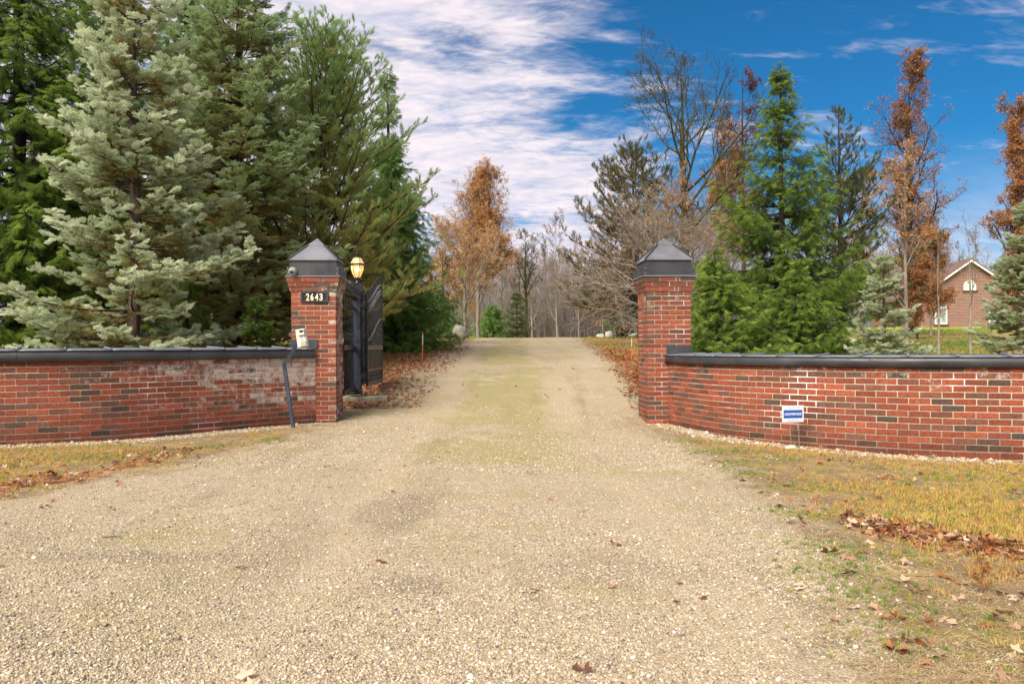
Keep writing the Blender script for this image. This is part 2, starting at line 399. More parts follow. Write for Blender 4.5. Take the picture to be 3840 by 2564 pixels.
def pebmat():
    m, nt, b = newmat('gravel pebbles')
    a = N(nt, 'ShaderNodeAttribute', attribute_name='tint', attribute_type='INSTANCER'); g = N(nt, 'ShaderNodeNewGeometry')
    c = RAMP(nt, a.outputs['Fac'], [(0, (.09, .09, .10)), (.13, (.22, .19, .16)), (.32, (.37, .295, .19)), (.6, (.49, .405, .28)), (.86, (.58, .49, .36)), (.96, (.66, .60, .50)), (1, (.76, .73, .68))])
    c = MIX(nt, SMOOTH(nt, NOISE(nt, g.outputs['Position'], 130., 3), .4, .7, 0, .35), c, (.25, .2, .14))
    L(nt, c, b.inputs['Base Color']); b.inputs['Roughness'].default_value = .8; b.inputs['Specular IOR Level'].default_value = .25
    return m
M['pebble'] = pebmat()

def ground_material(name):
    m, nt, b = newmat(name); g = N(nt, 'ShaderNodeNewGeometry'); pos = g.outputs['Position']
    A = lambda nm: N(nt, 'ShaderNodeAttribute', attribute_name=nm).outputs['Fac']
    sdv, leaf, wall = A('sd'), A('leafy'), A('wallgravel')
    v = N(nt, 'ShaderNodeTexVoronoi'); v.inputs['Scale'].default_value = 95.; L(nt, pos, v.inputs['Vector'])
    sp = N(nt, 'ShaderNodeSeparateColor'); L(nt, v.outputs['Color'], sp.inputs[0])
    st = RAMP(nt, sp.outputs[0], [(0, (.09, .085, .085)), (.10, (.24, .20, .15)), (.4, (.42, .34, .23)), (.7, (.52, .43, .30)), (.92, (.62, .53, .40)), (1, (.74, .71, .65))])
    fines = RAMP(nt, NOISE(nt, pos, 240., 3, .7), [(.3, (.28, .215, .135)), (.7, (.56, .45, .30))])
    gr = MIX(nt, SMOOTH(nt, NOISE(nt, pos, 3.5, 4, .6), .35, .65, .25, .75), fines, st)
    mpt = N(nt, 'ShaderNodeMapping'); mpt.inputs['Scale'].default_value = (1.2, .25, 1); L(nt, pos, mpt.inputs[0])
    streak = NOISE(nt, mpt.outputs[0], 1.6, 4, .6)
    gr = MIX(nt, SMOOTH(nt, streak, .5, .72, 0, .5), gr, (.20, .155, .10))
    mid = N(nt, 'ShaderNodeSeparateXYZ'); L(nt, pos, mid.inputs[0])
    strip = MATH(nt, 'MULTIPLY', SMOOTH(nt, MATH(nt, 'ABSOLUTE', MATH(nt, 'ADD', mid.outputs[0], .15)), .25, 1.3, 1, 0), SMOOTH(nt, mid.outputs[1], 5.5, 8.5))
    mossn = MATH(nt, 'ADD', NOISE(nt, pos, .8, 5, .65), MATH(nt, 'MULTIPLY', strip, .17))
    gr = MIX(nt, SMOOTH(nt, mossn, .50, .70, 0, .55), gr, (.30, .28, .085))
    gr = MIX(nt, SMOOTH(nt, NOISE(nt, pos, 1.15, 5, .7, .6), .60, .72, 0, .55), gr, (.17, .135, .10))
    gr = MIX(nt, SMOOTH(nt, NOISE(nt, pos, .9, 4, .7), .30, .42, .35, 0), gr, (.62, .56, .46))
    gr = MIX(nt, SMOOTH(nt, NOISE(nt, pos, 26., 4, .8), .54, .68, 0, .55), gr, (.15, .125, .10))
    gr = MIX(nt, SMOOTH(nt, NOISE(nt, pos, 34., 4, .8), .58, .70, 0, .6), gr, (.70, .63, .51))
    for cx in (-1.15, .75):                                  # wheel tracks: packed, paler fines
        wob = MATH(nt, 'MULTIPLY', MATH(nt, 'SINE', MATH(nt, 'MULTIPLY', mid.outputs[1], .5)), .12)
        tx = MATH(nt, 'ABSOLUTE', MATH(nt, 'SUBTRACT', MATH(nt, 'SUBTRACT', mid.outputs[0], cx), wob))
        tx = MATH(nt, 'ADD', tx, MATH(nt, 'MULTIPLY', MATH(nt, 'SUBTRACT', NOISE(nt, pos, 1.4, 5, .7), .5), .5))
        gr = MIX(nt, SMOOTH(nt, tx, .12, .42, .25, 0), gr, (.50, .41, .285))
    for cx, cy, rx, ry, k in ((-.78, 5.3, .30, .75, .34), (-.46, 3.66, .22, .22, .36), (-1.9, 4.1, .6, .14, .30), (.55, 3.9, .45, .4, .22)):
        ddx = MATH(nt, 'DIVIDE', MATH(nt, 'SUBTRACT', mid.outputs[0], cx), rx); ddy = MATH(nt, 'DIVIDE', MATH(nt, 'SUBTRACT', mid.outputs[1], cy), ry)
        d2 = MATH(nt, 'ADD', MATH(nt, 'MULTIPLY', ddx, ddx), MATH(nt, 'MULTIPLY', ddy, ddy))
        d2 = MATH(nt, 'ADD', d2, MATH(nt, 'MULTIPLY', MATH(nt, 'SUBTRACT', NOISE(nt, pos, 5., 5, .7), .5), 2.2))
        gr = MIX(nt, SMOOTH(nt, d2, .1, 1.3, k, 0), gr, (.115, .09, .075))
    dirt = RAMP(nt, NOISE(nt, pos, 30., 5, .7), [(.3, (.14, .10, .06)), (.7, (.36, .26, .155))])
    gn = NOISE(nt, pos, 1.3, 5, .65); fineg = NOISE(nt, pos, 60., 3, .7)
    gc = RAMP(nt, MATH(nt, 'ADD', MATH(nt, 'MULTIPLY', gn, .75), MATH(nt, 'MULTIPLY', fineg, .25)), [(.34, (.13, .17, .04)), (.42, (.30, .24, .08)), (.52, (.42, .31, .13)), (.66, (.34, .23, .12))])
    yr = N(nt, 'ShaderNodeSeparateXYZ'); L(nt, pos, yr.inputs[0])
    far = SMOOTH(nt, yr.outputs[1], 30., 45.)
    gc = MIX(nt, far, gc, RAMP(nt, MATH(nt, 'ADD', MATH(nt, 'MULTIPLY', gn, .6), MATH(nt, 'MULTIPLY', NOISE(nt, pos, 14., 3), .4)), [(.42, (.25, .38, .045)), (.68, (.44, .44, .07))]))
    off = MIX(nt, SMOOTH(nt, NOISE(nt, pos, 2.2, 5, .7), .38, .54, .1, .95), gc, dirt)
    off = MIX(nt, far, off, gc)
    lf = RAMP(nt, sp.outputs[1], [(0, (.07, .03, .02)), (.3, (.22, .085, .035)), (.6, (.36, .15, .055)), (1, (.50, .30, .17))])
    vl = N(nt, 'ShaderNodeTexVoronoi'); vl.inputs['Scale'].default_value = 14.; L(nt, pos, vl.inputs['Vector'])
    sl = N(nt, 'ShaderNodeSeparateColor'); L(nt, vl.outputs['Color'], sl.inputs[0])
    lf = RAMP(nt, sl.outputs[0], [(0, (.07, .03, .02)), (.3, (.22, .085, .035)), (.6, (.36, .15, .055)), (1, (.50, .30, .17))])
    off = MIX(nt, SMOOTH(nt, MATH(nt, 'ADD', leaf, MATH(nt, 'MULTIPLY', NOISE(nt, pos, 5., 4), .5)), .55, .85), off, lf)
    off = MIX(nt, SMOOTH(nt, MATH(nt, 'ADD', wall, MATH(nt, 'MULTIPLY', NOISE(nt, pos, 6., 4), .6)), .6, .85), off, gr)
    nn = MATH(nt, 'ADD', sdv, MATH(nt, 'MULTIPLY', MATH(nt, 'SUBTRACT', NOISE(nt, pos, 2.6, 6, .7), .5), 1.5))
    c = MIX(nt, SMOOTH(nt, nn, -.25, .3), off, gr)
    L(nt, c, b.inputs['Base Color']); b.inputs['Roughness'].default_value = .95; b.inputs['Specular IOR Level'].default_value = .1
    h = MATH(nt, 'ADD', MATH(nt, 'MULTIPLY', v.outputs['Distance'], -.6), MATH(nt, 'MULTIPLY', NOISE(nt, pos, 90., 4, .7), .8))
    bp = N(nt, 'ShaderNodeBump'); bp.inputs['Distance'].default_value = .012; bp.inputs['Strength'].default_value = .9
    L(nt, h, bp.inputs['Height']); L(nt, bp.outputs[0], b.inputs['Normal'])
    return m
M['ground'] = ground_material('ground cover')

# ------------------------------------------------------------------ wall paths and drive edges (plan view)
LW = np.array([(-9.0, 7.75), (-7.2, 8.25), (-5.65, 8.83), (-4.70, 9.32), (-3.86, 10.2), (-3.26, 10.93), (-2.80, 11.40)])
RW = np.array([(2.22, 11.40), (2.56, 10.18), (3.02, 9.43), (4.0, 8.6), (5.2, 8.10), (6.8, 7.62), (8.6, 7.2)])
def spline(P, n=24):
    out = []
    Q = np.vstack([2 * P[0] - P[1], P, 2 * P[-1] - P[-2]])
    for i in range(1, len(Q) - 2):
        for t in np.linspace(0, 1, n, endpoint=False):
            out.append(.5 * ((2 * Q[i]) + (-Q[i - 1] + Q[i + 1]) * t + (2 * Q[i - 1] - 5 * Q[i] + 4 * Q[i + 1] - Q[i + 2]) * t * t + (-Q[i - 1] + 3 * Q[i] - 3 * Q[i + 1] + Q[i + 2]) * t ** 3))
    out.append(P[-1]); return np.array(out)
class Path:
    def __init__(s, P):
        s.p = spline(P); d = np.linalg.norm(np.diff(s.p, axis=0), axis=1); s.s = np.concatenate([[0], np.cumsum(d)]); s.len = s.s[-1]
    def at(s, u, off=0.0):
        """point at arc length u; off > 0 moves away from the camera side"""
        u = np.asarray(u, float); x = np.interp(u, s.s, s.p[:, 0]); y = np.interp(u, s.s, s.p[:, 1])
        e = .03; tx = np.interp(u + e, s.s, s.p[:, 0]) - np.interp(u - e, s.s, s.p[:, 0]); ty = np.interp(u + e, s.s, s.p[:, 1]) - np.interp(u - e, s.s, s.p[:, 1])
        n = np.hypot(tx, ty); tx, ty = tx / n, ty / n
        return x - ty * off, y + tx * off, np.arctan2(ty, tx)
PL, PR = Path(LW), Path(RW)
WALLPTS = np.vstack([PL.p, PR.p])
def walldist(x, y):
    x = np.asarray(x); y = np.asarray(y)
    d = np.full(x.shape, 99.)
    for p in WALLPTS[::3]: d = np.minimum(d, np.hypot(x - p[0], y - p[1]))
    return d
_ey = np.array([-20, 0, 2.6, 3.4, 4.2, 5.3, 7.2, 9.8, 11.4, 13, 16.2, 22.6, 32, 40, 50, 62, 80.])
_el = np.array([-30, -20, -12, -8.5, -5.4, -3.7, -3.0, -2.6, -2.45, -2.35, -2.3, -2.1, -1.9, -1.6, -.8, 2.0, 9])
_er = np.array([1.0, 1.2, 1.35, 1.5, 1.7, 1.85, 1.95, 1.9, 1.85, 2.1, 2.3, 2.5, 2.8, 3.4, 5.0, 9, 20])
def road(x, y): return np.minimum(x - np.interp(y, _ey, _el), np.interp(y, _ey, _er) - x)
def wn(x, y, s, seed=0):
    return (np.sin(x * s + seed) * np.cos(y * s * 1.13 + seed * 2) + np.sin((x + y) * s * 2.1 + seed * 3) * .5 + np.cos((x - 1.7 * y) * s * 3.7 + seed) * .3) / 1.8
def leafy(x, y):
    sdv = road(x, y)
    L_ = np.where((x < 0) & (y > 12.6), np.clip(1.25 - np.abs(-sdv - 1.1) / 1.7, 0, 1) * np.clip((34 - y) / 12, 0, 1), 0)
    R_ = np.where((x > 0) & (y > 12.3), np.clip(1.1 - np.abs(-sdv - .55) / .75, 0, 1) * np.clip((30 - y) / 10, 0, 1), 0)
    nl = np.where((x < 0) & (y < 8.6), np.clip(1 - np.abs(-sdv - .45 - .25 * wn(x, y, 1.5, 2)) / .5, 0, 1) * np.clip((-2.9 - x) / .8, 0, 1), 0)
    nr = np.where((x > 2.0) & (y < 6.6), np.clip(1 - np.hypot((x - 2.45) / .75, (y - 4.62 + (x - 2.45) * .9) / .58), 0, 1) * 1.2, 0)
    return np.maximum(np.maximum(L_, R_), np.maximum(nl, nr))
# ------------------------------------------------------------------ ground sheet and drive
def grid(xs, ys, dz=0.0, keep=None, name='ground', relief=True):
    Xg, Yg = np.meshgrid(xs, ys); Z = ter(Xg, Yg) + dz
    if relief:
        amp = np.clip((14 - Yg) / 6, 0, 1)
        r = road(Xg, Yg)
        Z = Z + amp * (.006 * wn(Xg, Yg, 2.3, 1) + .004 * wn(Xg, Yg, 6.1, 4))
        for c, w, d in ((-1.15, .22, .018), (.75, .22, .014)):           # faint wheel ruts
            Z = Z - amp * d * np.exp(-((Xg - c - .12 * np.sin(Yg * .5)) / w) ** 2) * np.clip(r, 0, 1)
    V = np.stack([Xg, Yg, Z], -1).reshape(-1, 3); ny, nx = Xg.shape
    I = np.arange(nx * ny).reshape(ny, nx)
    Fq = np.stack([I[:-1, :-1], I[:-1, 1:], I[1:, 1:], I[1:, :-1]], -1).reshape(-1, 4)
    if keep is not None:
        c = V[Fq].mean(1); Fq = Fq[keep(c[:, 0], c[:, 1])]
        used, inv = np.unique(Fq, return_inverse=True); V = V[used]; Fq = inv.reshape(-1, 4)
    me = np_mesh(name, V, Fq, M['ground'], True)
    for nm, arr in (('sd', road(V[:, 0], V[:, 1])), ('leafy', leafy(V[:, 0], V[:, 1])),
                    ('wallgravel', np.clip(1.15 - walldist(V[:, 0], V[:, 1]) / .42, 0, 1))):
        a = me.attributes.new(nm, 'FLOAT', 'POINT'); a.data.foreach_set('value', arr.astype(np.float32))
    return me
xs = np.concatenate([-np.geomspace(900, 9, 26), np.arange(-8.9, 8.9, .09), np.geomspace(9, 900, 26)])
ys = np.concatenate([[-300, -60, -12, -4, -1, 0, 1, 1.8], np.arange(2.2, 16, .10), np.arange(16, 48, .45), np.geomspace(48, 1500, 34)])
g = link('ground', grid(xs, ys)); tag(g, kind='structure')
xs2 = np.arange(-9, 12, .10); ys2 = np.concatenate([np.arange(-1, 16, .10), np.arange(16, 70, .4)])
dv = link('driveway', grid(xs2, ys2, .004, lambda x, y: road(x, y) > -.35, 'driveway')); tag(dv, kind='structure')
def gz(x, y):
    """height of the drive / ground surface incl. relief"""
    x = np.asarray(x, float); y = np.asarray(y, float)
    amp = np.clip((14 - y) / 6, 0, 1); Z = ter(x, y) + amp * (.006 * wn(x, y, 2.3, 1) + .004 * wn(x, y, 6.1, 4)); r = road(x, y)
    for c, w, d in ((-1.15, .22, .018), (.75, .22, .014)): Z = Z - amp * d * np.exp(-((x - c - .12 * np.sin(y * .5)) / w) ** 2) * np.clip(r, 0, 1)
    return Z + np.where(r > -.35, .004, 0)

# far path in front of the house
mb = MB(); pp = []
for i, x in enumerate(np.linspace(14, 60, 30)):
    y0 = 64 + .03 * (x - 30)
    for yy in (y0, y0 + 2.0): pp.append((x, yy, terf(x, yy) + .03))
mb.add(pp, [(2 * i, 2 * i + 2, 2 * i + 3, 2 * i + 1) for i in range(29)])
M['path'] = simple('gravel path', (.52, .46, .38), .95, .15, 3.)
tag(mb.build('path', M['path']), kind='structure')

# ------------------------------------------------------------------ bricks
BP, BC = .21, .0677      # brick pitch and course height
PAL = [(.305, .080, .044), (.265, .070, .040), (.335, .094, .050), (.235, .070, .045), (.20, .078, .052), (.165, .078, .056), (.12, .070, .052), (.085, .062, .048)]
PW = np.array([.22, .18, .14, .14, .12, .10, .07, .03]); PW = PW / PW.sum()
brng = np.random.default_rng(11)
def brick_meshes(d, nvar=5, name='brick'):
    out = []
    for k in range(nvar):
        bm = MB(); bm.box((0, 0, 0), d, bev=.0025)
        r = random.Random(k)
        bm.v = [(x + r.uniform(-.0016, .0016), y + r.uniform(-.001, .001), z + r.uniform(-.0014, .0014)) for x, y, z in bm.v]
        out.append(bm.mesh(name, M['brick']))
    return out
class Bricks:
    """collects bricks (matrix, dims key, colour, weight) and builds the nearest as parts, the rest merged"""
    def __init__(s, parent): s.parent = parent; s.items = []; s.meshes = {}
    def add(s, Mx, dims, eff, vis=True, row_dark=0.0):
        c = PAL[brng.choice(len(PAL), p=PW)]
        j = brng.uniform(.82, 1.14)
        c = tuple(v * j * (1 - row_dark * .3) for v in c)
        s.items.append((Mx, dims, (*c, float(np.clip(eff, 0, 1))), vis))
    def finish(s, limit=290):
        campos = Vector((0, 0, CAMZ)); fr = []
        for it in s.items:
            p = it[0].translation; inframe = abs(p.x / max(p.y, .1)) < .68
            fr.append((0 if (it[3] and inframe) else 1, (p - campos).length))
        order = sorted(range(len(s.items)), key=lambda i: fr[i])
        rest = []
        for n, i in enumerate(order):
            Mx, d, c, vis = s.items[i]
            if n < limit and fr[i][0] == 0:
                if d not in s.meshes: s.meshes[d] = brick_meshes(d)
                o = bpy.data.objects.new('brick', s.meshes[d][n % 5]); COL.objects.link(o)
                o.parent = s.parent; o.matrix_basis = s.inv @ Mx; o.color = c
            else: rest.append(i)
        if rest:
            mb = MB(); cols = []
            for i in rest:
                Mx, d, c, vis = s.items[i]; nv = len(mb.v); mb.box((0, 0, 0), d, M=Mx); cols += [c] * (len(mb.v) - nv)
            me = mb.mesh('rear_bricks', M['brick_attr']); a = me.attributes.new('bcol', 'FLOAT_COLOR', 'POINT'); a.data.foreach_set('color', np.array(cols, np.float32).ravel())
            me.transform(s.inv); o = link('brickwork', me, s.parent); o['kind'] = 'stuff'

def brick_wall(name, label, path, zb, rows, side, effn, base_z_fn, T=.27):
    """curved garden wall; path is its camera-side face"""
    mid = path.at(path.len / 2)
    root = thing(name, label, 'wall', (float(mid[0]), float(mid[1]), terf(mid[0], mid[1])))
    inv = Matrix.Translation(-root.location); bk = Bricks(root); bk.inv = inv
    # mortar core
    n = 90; us = np.linspace(0, path.len, n); mbv = []; z0, z1 = zb - .25, zb + rows * BC
    V = []
    for off, z in ((.006, z0), (.006, z1), (T - .006, z1), (T - .006, z0)):
        x, y, _ = path.at(us, off); V.append(np.stack([x, y, np.full(n, z)], 1))
    V = np.concatenate(V); Fq = []
    for k in range(4):
        k2 = (k + 1) % 4
        for i in range(n - 1): Fq.append((k * n + i, k * n + i + 1, k2 * n + i + 1, k2 * n + i))
    Fq += [(0, n, 2 * n, 3 * n), (n - 1, 4 * n - 1, 3 * n - 1, 2 * n - 1)]
    me = np_mesh('mortar', V - np.array(root.location), np.array(Fq), M['mortar']); link('mortar', me, root)
    for r in range(rows):
        z = zb + (r + .5) * BC; offs = .5 * (r % 2) + (.02 * math.sin(r * 1.7))
        us = np.arange(-.5 + offs, path.len / BP, 1.0) * BP
        for u in us:
            a, b_ = u, u + BP - .012
            a = max(a, 0.003); b_ = min(b_, path.len - .003)
            if b_ - a < .05: continue
            um = (a + b_) / 2; ln = round(b_ - a, 2) if abs(b_ - a - .198) > .004 else .198
            for face in (0, 1):
                off = .047 + brng.uniform(-.0015, .0015) if face == 0 else T - .047
                x, y, an = path.at(um, off)
                Mx = Matrix.Translation((float(x), float(y), z + brng.uniform(-.001, .001) - (0.004 if (r == 0 and face == 0) else 0))) @ Matrix.Rotation(float(an) + brng.uniform(-.006, .006), 4, 'Z')
                proud = -.008 if (r == 0 and face == 0) else 0
                if proud: Mx = Mx @ Matrix.Translation((0, proud, 0))
                eff = effn(float(x), float(y), r, rows)
                bk.add(Mx, (ln if face == 0 else ln * .96, .094, BC - .012), eff, vis=(face == 0), row_dark=1.0 if r < 2 else 0)
    bk.finish()
    return root, z1

def coping(name, label, path, z1, zt, zback, T=.27, u_skip=(0, 0), seam=.45, flash=None):
    """sheet-metal coping: fascia, sloped pans, standing seams"""
    mid = path.at(path.len / 2); root = thing(name, label, 'coping', (float(mid[0]), float(mid[1]), z1)); O = np.array(root.location)
    u0, u1 = u_skip[0], path.len - u_skip[1]; zbm = z1 - .012
    # fascia pieces about 1.5 m long, each with its own lap
    k = max(1, int((u1 - u0) / 1.55)); cuts = np.linspace(u0, u1, k + 1)
    rr = random.Random(5)
    for a, b_ in zip(cuts[:-1], cuts[1:]):
        m_ = 18; us = np.linspace(a, b_ - .003, m_); V = []
        wob = np.array([.003 * math.sin(u * 9 + a) + .002 * math.sin(u * 23) for u in us])
        for off, z in ((-.048, zt), (-.0495, (zt + zbm) / 2), (-.051, zbm), (-.036, zbm - .002), (-.036, (zt + zbm) / 2), (-.034, zt - .003)):
            x, y, _ = path.at(us, off + (wob if z < zt else 0)); V.append(np.stack([x, y, np.full(m_, z)], 1))
        V = np.concatenate(V) - O; Fq = []
        for q in range(6):
            q2 = (q + 1) % 6
            for i in range(m_ - 1): Fq.append((q * m_ + i, q * m_ + i + 1, q2 * m_ + i + 1, q2 * m_ + i))
        link('fascia', np_mesh('fascia', V, np.array(Fq), M['metal'], False), root)
    us = np.linspace(u0, u1, 60); V = []
    for off, z in ((T + .05, zback - .002), (T + .05, zback - .13), (T + .036, zback - .13), (T + .036, zback - .006)):
        x, y, _ = path.at(us, off); V.append(np.stack([x, y, np.full(60, z)], 1))
    V = np.concatenate(V) - O; Fq = [(q * 60 + i, q * 60 + i + 1, ((q + 1) % 4) * 60 + i + 1, ((q + 1) % 4) * 60 + i) for q in range(4) for i in range(59)]
    link('rear_fascia', np_mesh('rear_fascia', V, np.array(Fq), M['metal']), root)
    ns = max(1, int((u1 - u0) / seam)); cuts = np.linspace(u0, u1, ns + 1)
    for i, (a, b_) in enumerate(zip(cuts[:-1], cuts[1:])):
        m_ = 6; us = np.linspace(a + .004, b_ - .004, m_); V = []; lift = rr.uniform(0, .004)
        for off, z in ((-.060, zt + .004 + lift), (T + .062, zback + .004 + lift), (T + .062, zback - .004), (-.060, zt - .006)):
            x, y, _ = path.at(us, off); V.append(np.stack([x, y, np.full(m_, z)], 1))
        V = np.concatenate(V) - O; Fq = [(q * m_ + j, q * m_ + j + 1, ((q + 1) % 4) * m_ + j + 1, ((q + 1) % 4) * m_ + j) for q in range(4) for j in range(m_ - 1)]
        Fq += [(0, m_, 2 * m_, 3 * m_), (m_ - 1, 4 * m_ - 1, 3 * m_ - 1, 2 * m_ - 1)]
        link('pan', np_mesh('pan', V, np.array(Fq), M['flange']), root)
        if i:
            mb = MB(); p0 = path.at(a, -.066); p1 = path.at(a + rr.uniform(-.02, .02), T + .068)
            A = Vector((float(p0[0]), float(p0[1]), zt + .014)); B = Vector((float(p1[0]), float(p1[1]), zback + .014)); d = B - A
            Mx = Matrix.Translation((A + B) / 2 - root.location) @ d.to_track_quat('X', 'Z').to_matrix().to_4x4()
            mb.box((0, 0, 0), (d.length, .022, .020), M=Mx, bev=.004); mb.build('seam', M['flange'], root)
    return root

def eff_left(x, y, r, rows):
    t = np.clip((x + 5.2) / 1.9, 0, 1); h = r / rows
    return np.clip(t * (.55 + .35 * h) + .16 * (r >= rows - 4) + .26 * wn(x, y + r * .3, 3.1, 2) * (.3 + t) + brng.normal() * .10 + .08, 0, .92) * (0.3 if r < 2 else .8 if r < 5 else 1)
def eff_right(x, y, r, rows):
    return np.clip(.22 + .22 * (r >= rows - 2) + .14 * (r >= rows - 4) * (x > 4) + .14 * wn(x, r * .4, 2.7, 5) + brng.normal() * .09, 0, .62)
lw, lz1 = brick_wall('brick_wall', 'low curved red brick wall left of the drive, whitened with lime bloom near the pillar', PL, .035, 14, -1, eff_left, None)
coping('metal_coping', 'charcoal sheet metal coping along the top of the left brick wall', PL, lz1, 1.098, 1.120, u_skip=(0, .04))
rw, rz1 = brick_wall('brick_wall', 'low curved red brick wall right of the drive, behind the blue and white yard sign', PR, -.060, 14, 1, eff_right, None)
coping('metal_coping', 'charcoal sheet metal coping along the top of the right brick wall', PR, rz1, .985, 1.000, u_skip=(.0, 0))

# ------------------------------------------------------------------ gate pillars
def pillar(label, cx, cy, rot, zb, rows, effn, side_eff):
    W = .63; root = thing('gate_pillar', label, 'pillar', (cx, cy, zb), rot); Mr = Matrix.Translation((cx, cy, zb)) @ Matrix.Rotation(rot, 4, 'Z')
    bk = Bricks(root); bk.inv = Mr.inverted()
    mb = MB(); mb.box((0, 0, rows * BC / 2 - .1), (W - .012, W - .012, rows * BC + .2)); mb.build('mortar', M['mortar'], root)
    h = BC - .012
    for r in range(rows):
        z = (r + .5) * BC; pr = 0.0
        if r >= rows - 3: pr = (.020, .036, .054)[r - rows + 3]
        w = W + 2 * pr; hw = w / 2
        if pr:
            m2 = MB(); m2.box((0, 0, z), (w - .014, w - .014, BC - .001)); m2.build('corbel_mortar', M['mortar'], root)
        for f in range(4):                      # 0 front (-y), 1 right (+x), 2 back, 3 left
            A = (f % 2 == 0) == (r % 2 == 0)
            if A: spans = [(-hw + i * w / 3, -hw + (i + 1) * w / 3 - .013 * (i < 2)) for i in range(3)]
            else: spans = [(-hw + .11, -.005), (.005, hw - .11)]
            if A and pr and r != rows - 2:       # small closers in the wider corbel rows
                cl = .045; L3 = (w - cl - .03) / 3
                spans = []; x0 = -hw
                for q, ll in enumerate((L3, cl, L3, L3) if r % 2 else (L3, L3, cl, L3)): spans.append((x0, x0 + ll)); x0 += ll + .010
            for a, b_ in spans:
                d = (round(b_ - a, 3), .098, h)
                Mx = Mr @ Matrix.Rotation(f * math.pi / 2, 4, 'Z') @ Matrix.Translation(((a + b_) / 2, -hw + .049 + brng.uniform(-.0015, .0015), z))
                # full-length corner bricks carry the corner, so they also show their ends on the next face
                vis = f in (0, side_eff[0])
                e = effn(r, rows) + (side_eff[1] if f == side_eff[0] else 0)
                bk.add(Mx, d, e, vis=vis, row_dark=0)
    bk.finish()
    zt = rows * BC
    def cap(name, dims, z0, mat, bev=.003):
        m = MB(); m.box((0, 0, z0 + dims[2] / 2), dims, bev=bev); m.build(name, mat, root)
    cap('drip_edge', (.772, .772, .016), zt + .001, M['flange'])
    cap('cap_band', (.735, .735, .128), zt + .018, M['metal'], .004)
    cap('cap_step', (.665, .665, .055), zt + .147, M['metal'], .003)
    cap('cap_step', (.640, .640, .046), zt + .203, M['metal'], .003)
    ze = zt + .250
    def pyr(hw0, z0, hw1, z1, name, mat, th=.012):
        m = MB(); vs = []
        for hw_, z in ((hw0, z0 - th), (hw0, z0), (hw1, z1)): vs += [(-hw_, -hw_, z), (hw_, -hw_, z), (hw_, hw_, z), (-hw_, hw_, z)]
        m.add(vs, [(0, 3, 2, 1)] + [(i, (i + 1) % 4, 4 + (i + 1) % 4, 4 + i) for i in range(4)] + [(4 + i, 4 + (i + 1) % 4, 8 + (i + 1) % 4, 8 + i) for i in range(4)] + [(8, 9, 10, 11)])
        m.build(name, mat, root)
    pyr(.345, ze, .105, ze + .235, 'cap_roof', M['metal_top'])
    for a, b_ in ((-1, -1), (1, -1), (1, 1), (-1, 1)):
        m = MB(); m.tube([(a * .350, b_ * .350, ze + .002), (a * .108, b_ * .108, ze + .242)], .014, 4); m.build('hip_trim', M['metal'], root)
    pyr(.122, ze + .232, .004, ze + .345, 'cap_peak', M['metal_top'])
    for x, z in ((-.345, .045), (-.345, .12), (.345, .045), (.345, .12)):
        m = MB(); m.lathe([(.006, 0), (.006, .003), (.002, .005)], n=6, M=Matrix.Translation((x, -.3675, zt + z)) @ Matrix.Rotation(math.pi / 2, 4, 'X')); m.build('screw', M['wire'], root)
    return root, Mr, zt
RT = math.radians(3.0)
def pc(x0, y0): # centre from front-left corner
    c, s = math.cos(RT), math.sin(RT); return x0 + .315 * c - .315 * s, y0 + .315 * s + .315 * c
lpx, lpy = pc(-3.143, 11.385); rpx, rpy = pc(1.925, 11.37)
LP, LPM, LZT = pillar('brick gate pillar carrying the house number plaque, left of the drive', lpx, lpy, RT, .022, 31, lambda r, n: .24 + .25 * (n - 5 < r < n - 2) + brng.normal() * .1, (1, .46))
RP, RPM, RZT = pillar('plain brick gate pillar right of the drive with no number plaque', rpx, rpy, RT, .000, 31, lambda r, n: .22 + .22 * (n - 9 < r < n - 3) + brng.normal() * .1, (3, .1))
# upstand flashings where the copings meet the pillars
def upstand(M4, x0, x1, z0, z1, label):
    m = MB(); m.box(((x0 + x1) / 2, -.328, (z0 + z1) / 2), (x1 - x0, .012, z1 - z0), M=M4, bev=.002); o = m.build('wall_flashing', M['metal'])
    tag(o, label, 'flashing')
upstand(LPM, -.325, .055, 1.085, 1.215, 'charcoal flashing plate fixed to the left pillar above the coping')
upstand(RPM, -.045, .310, .995, 1.120, 'charcoal flashing plate fixed to the right pillar above the coping')

# ------------------------------------------------------------------ text helper
def text_mesh(s, size, ext, bold=0.0, shear=0.0):
    cu = bpy.data.curves.new('lettering', 'FONT'); cu.body = s; cu.size = size; cu.extrude = ext; cu.offset = bold; cu.shear = shear
    cu.align_x = 'CENTER'; cu.align_y = 'CENTER'; cu.resolution_u = 6
    o = bpy.data.objects.new('lettering_src', cu); COL.objects.link(o)
    dg = bpy.context.evaluated_depsgraph_get(); me = bpy.data.meshes.new_from_object(o.evaluated_get(dg)); me.name = 'lettering'
    bpy.data.objects.remove(o); bpy.data.curves.remove(cu); me.materials.clear(); return me
def fit(me, w=None, h=None):
    co = np.empty(len(me.vertices) * 3); me.vertices.foreach_get('co', co); co = co.reshape(-1, 3)
    mn, mx = co.min(0), co.max(0); c = (mn + mx) / 2; co[:, :2] -= c[:2]
    if w: co[:, 0] *= w / (mx[0] - mn[0])
    if h: co[:, 1] *= h / (mx[1] - mn[1])
    me.vertices.foreach_set('co', co.ravel()); me.update(); return me

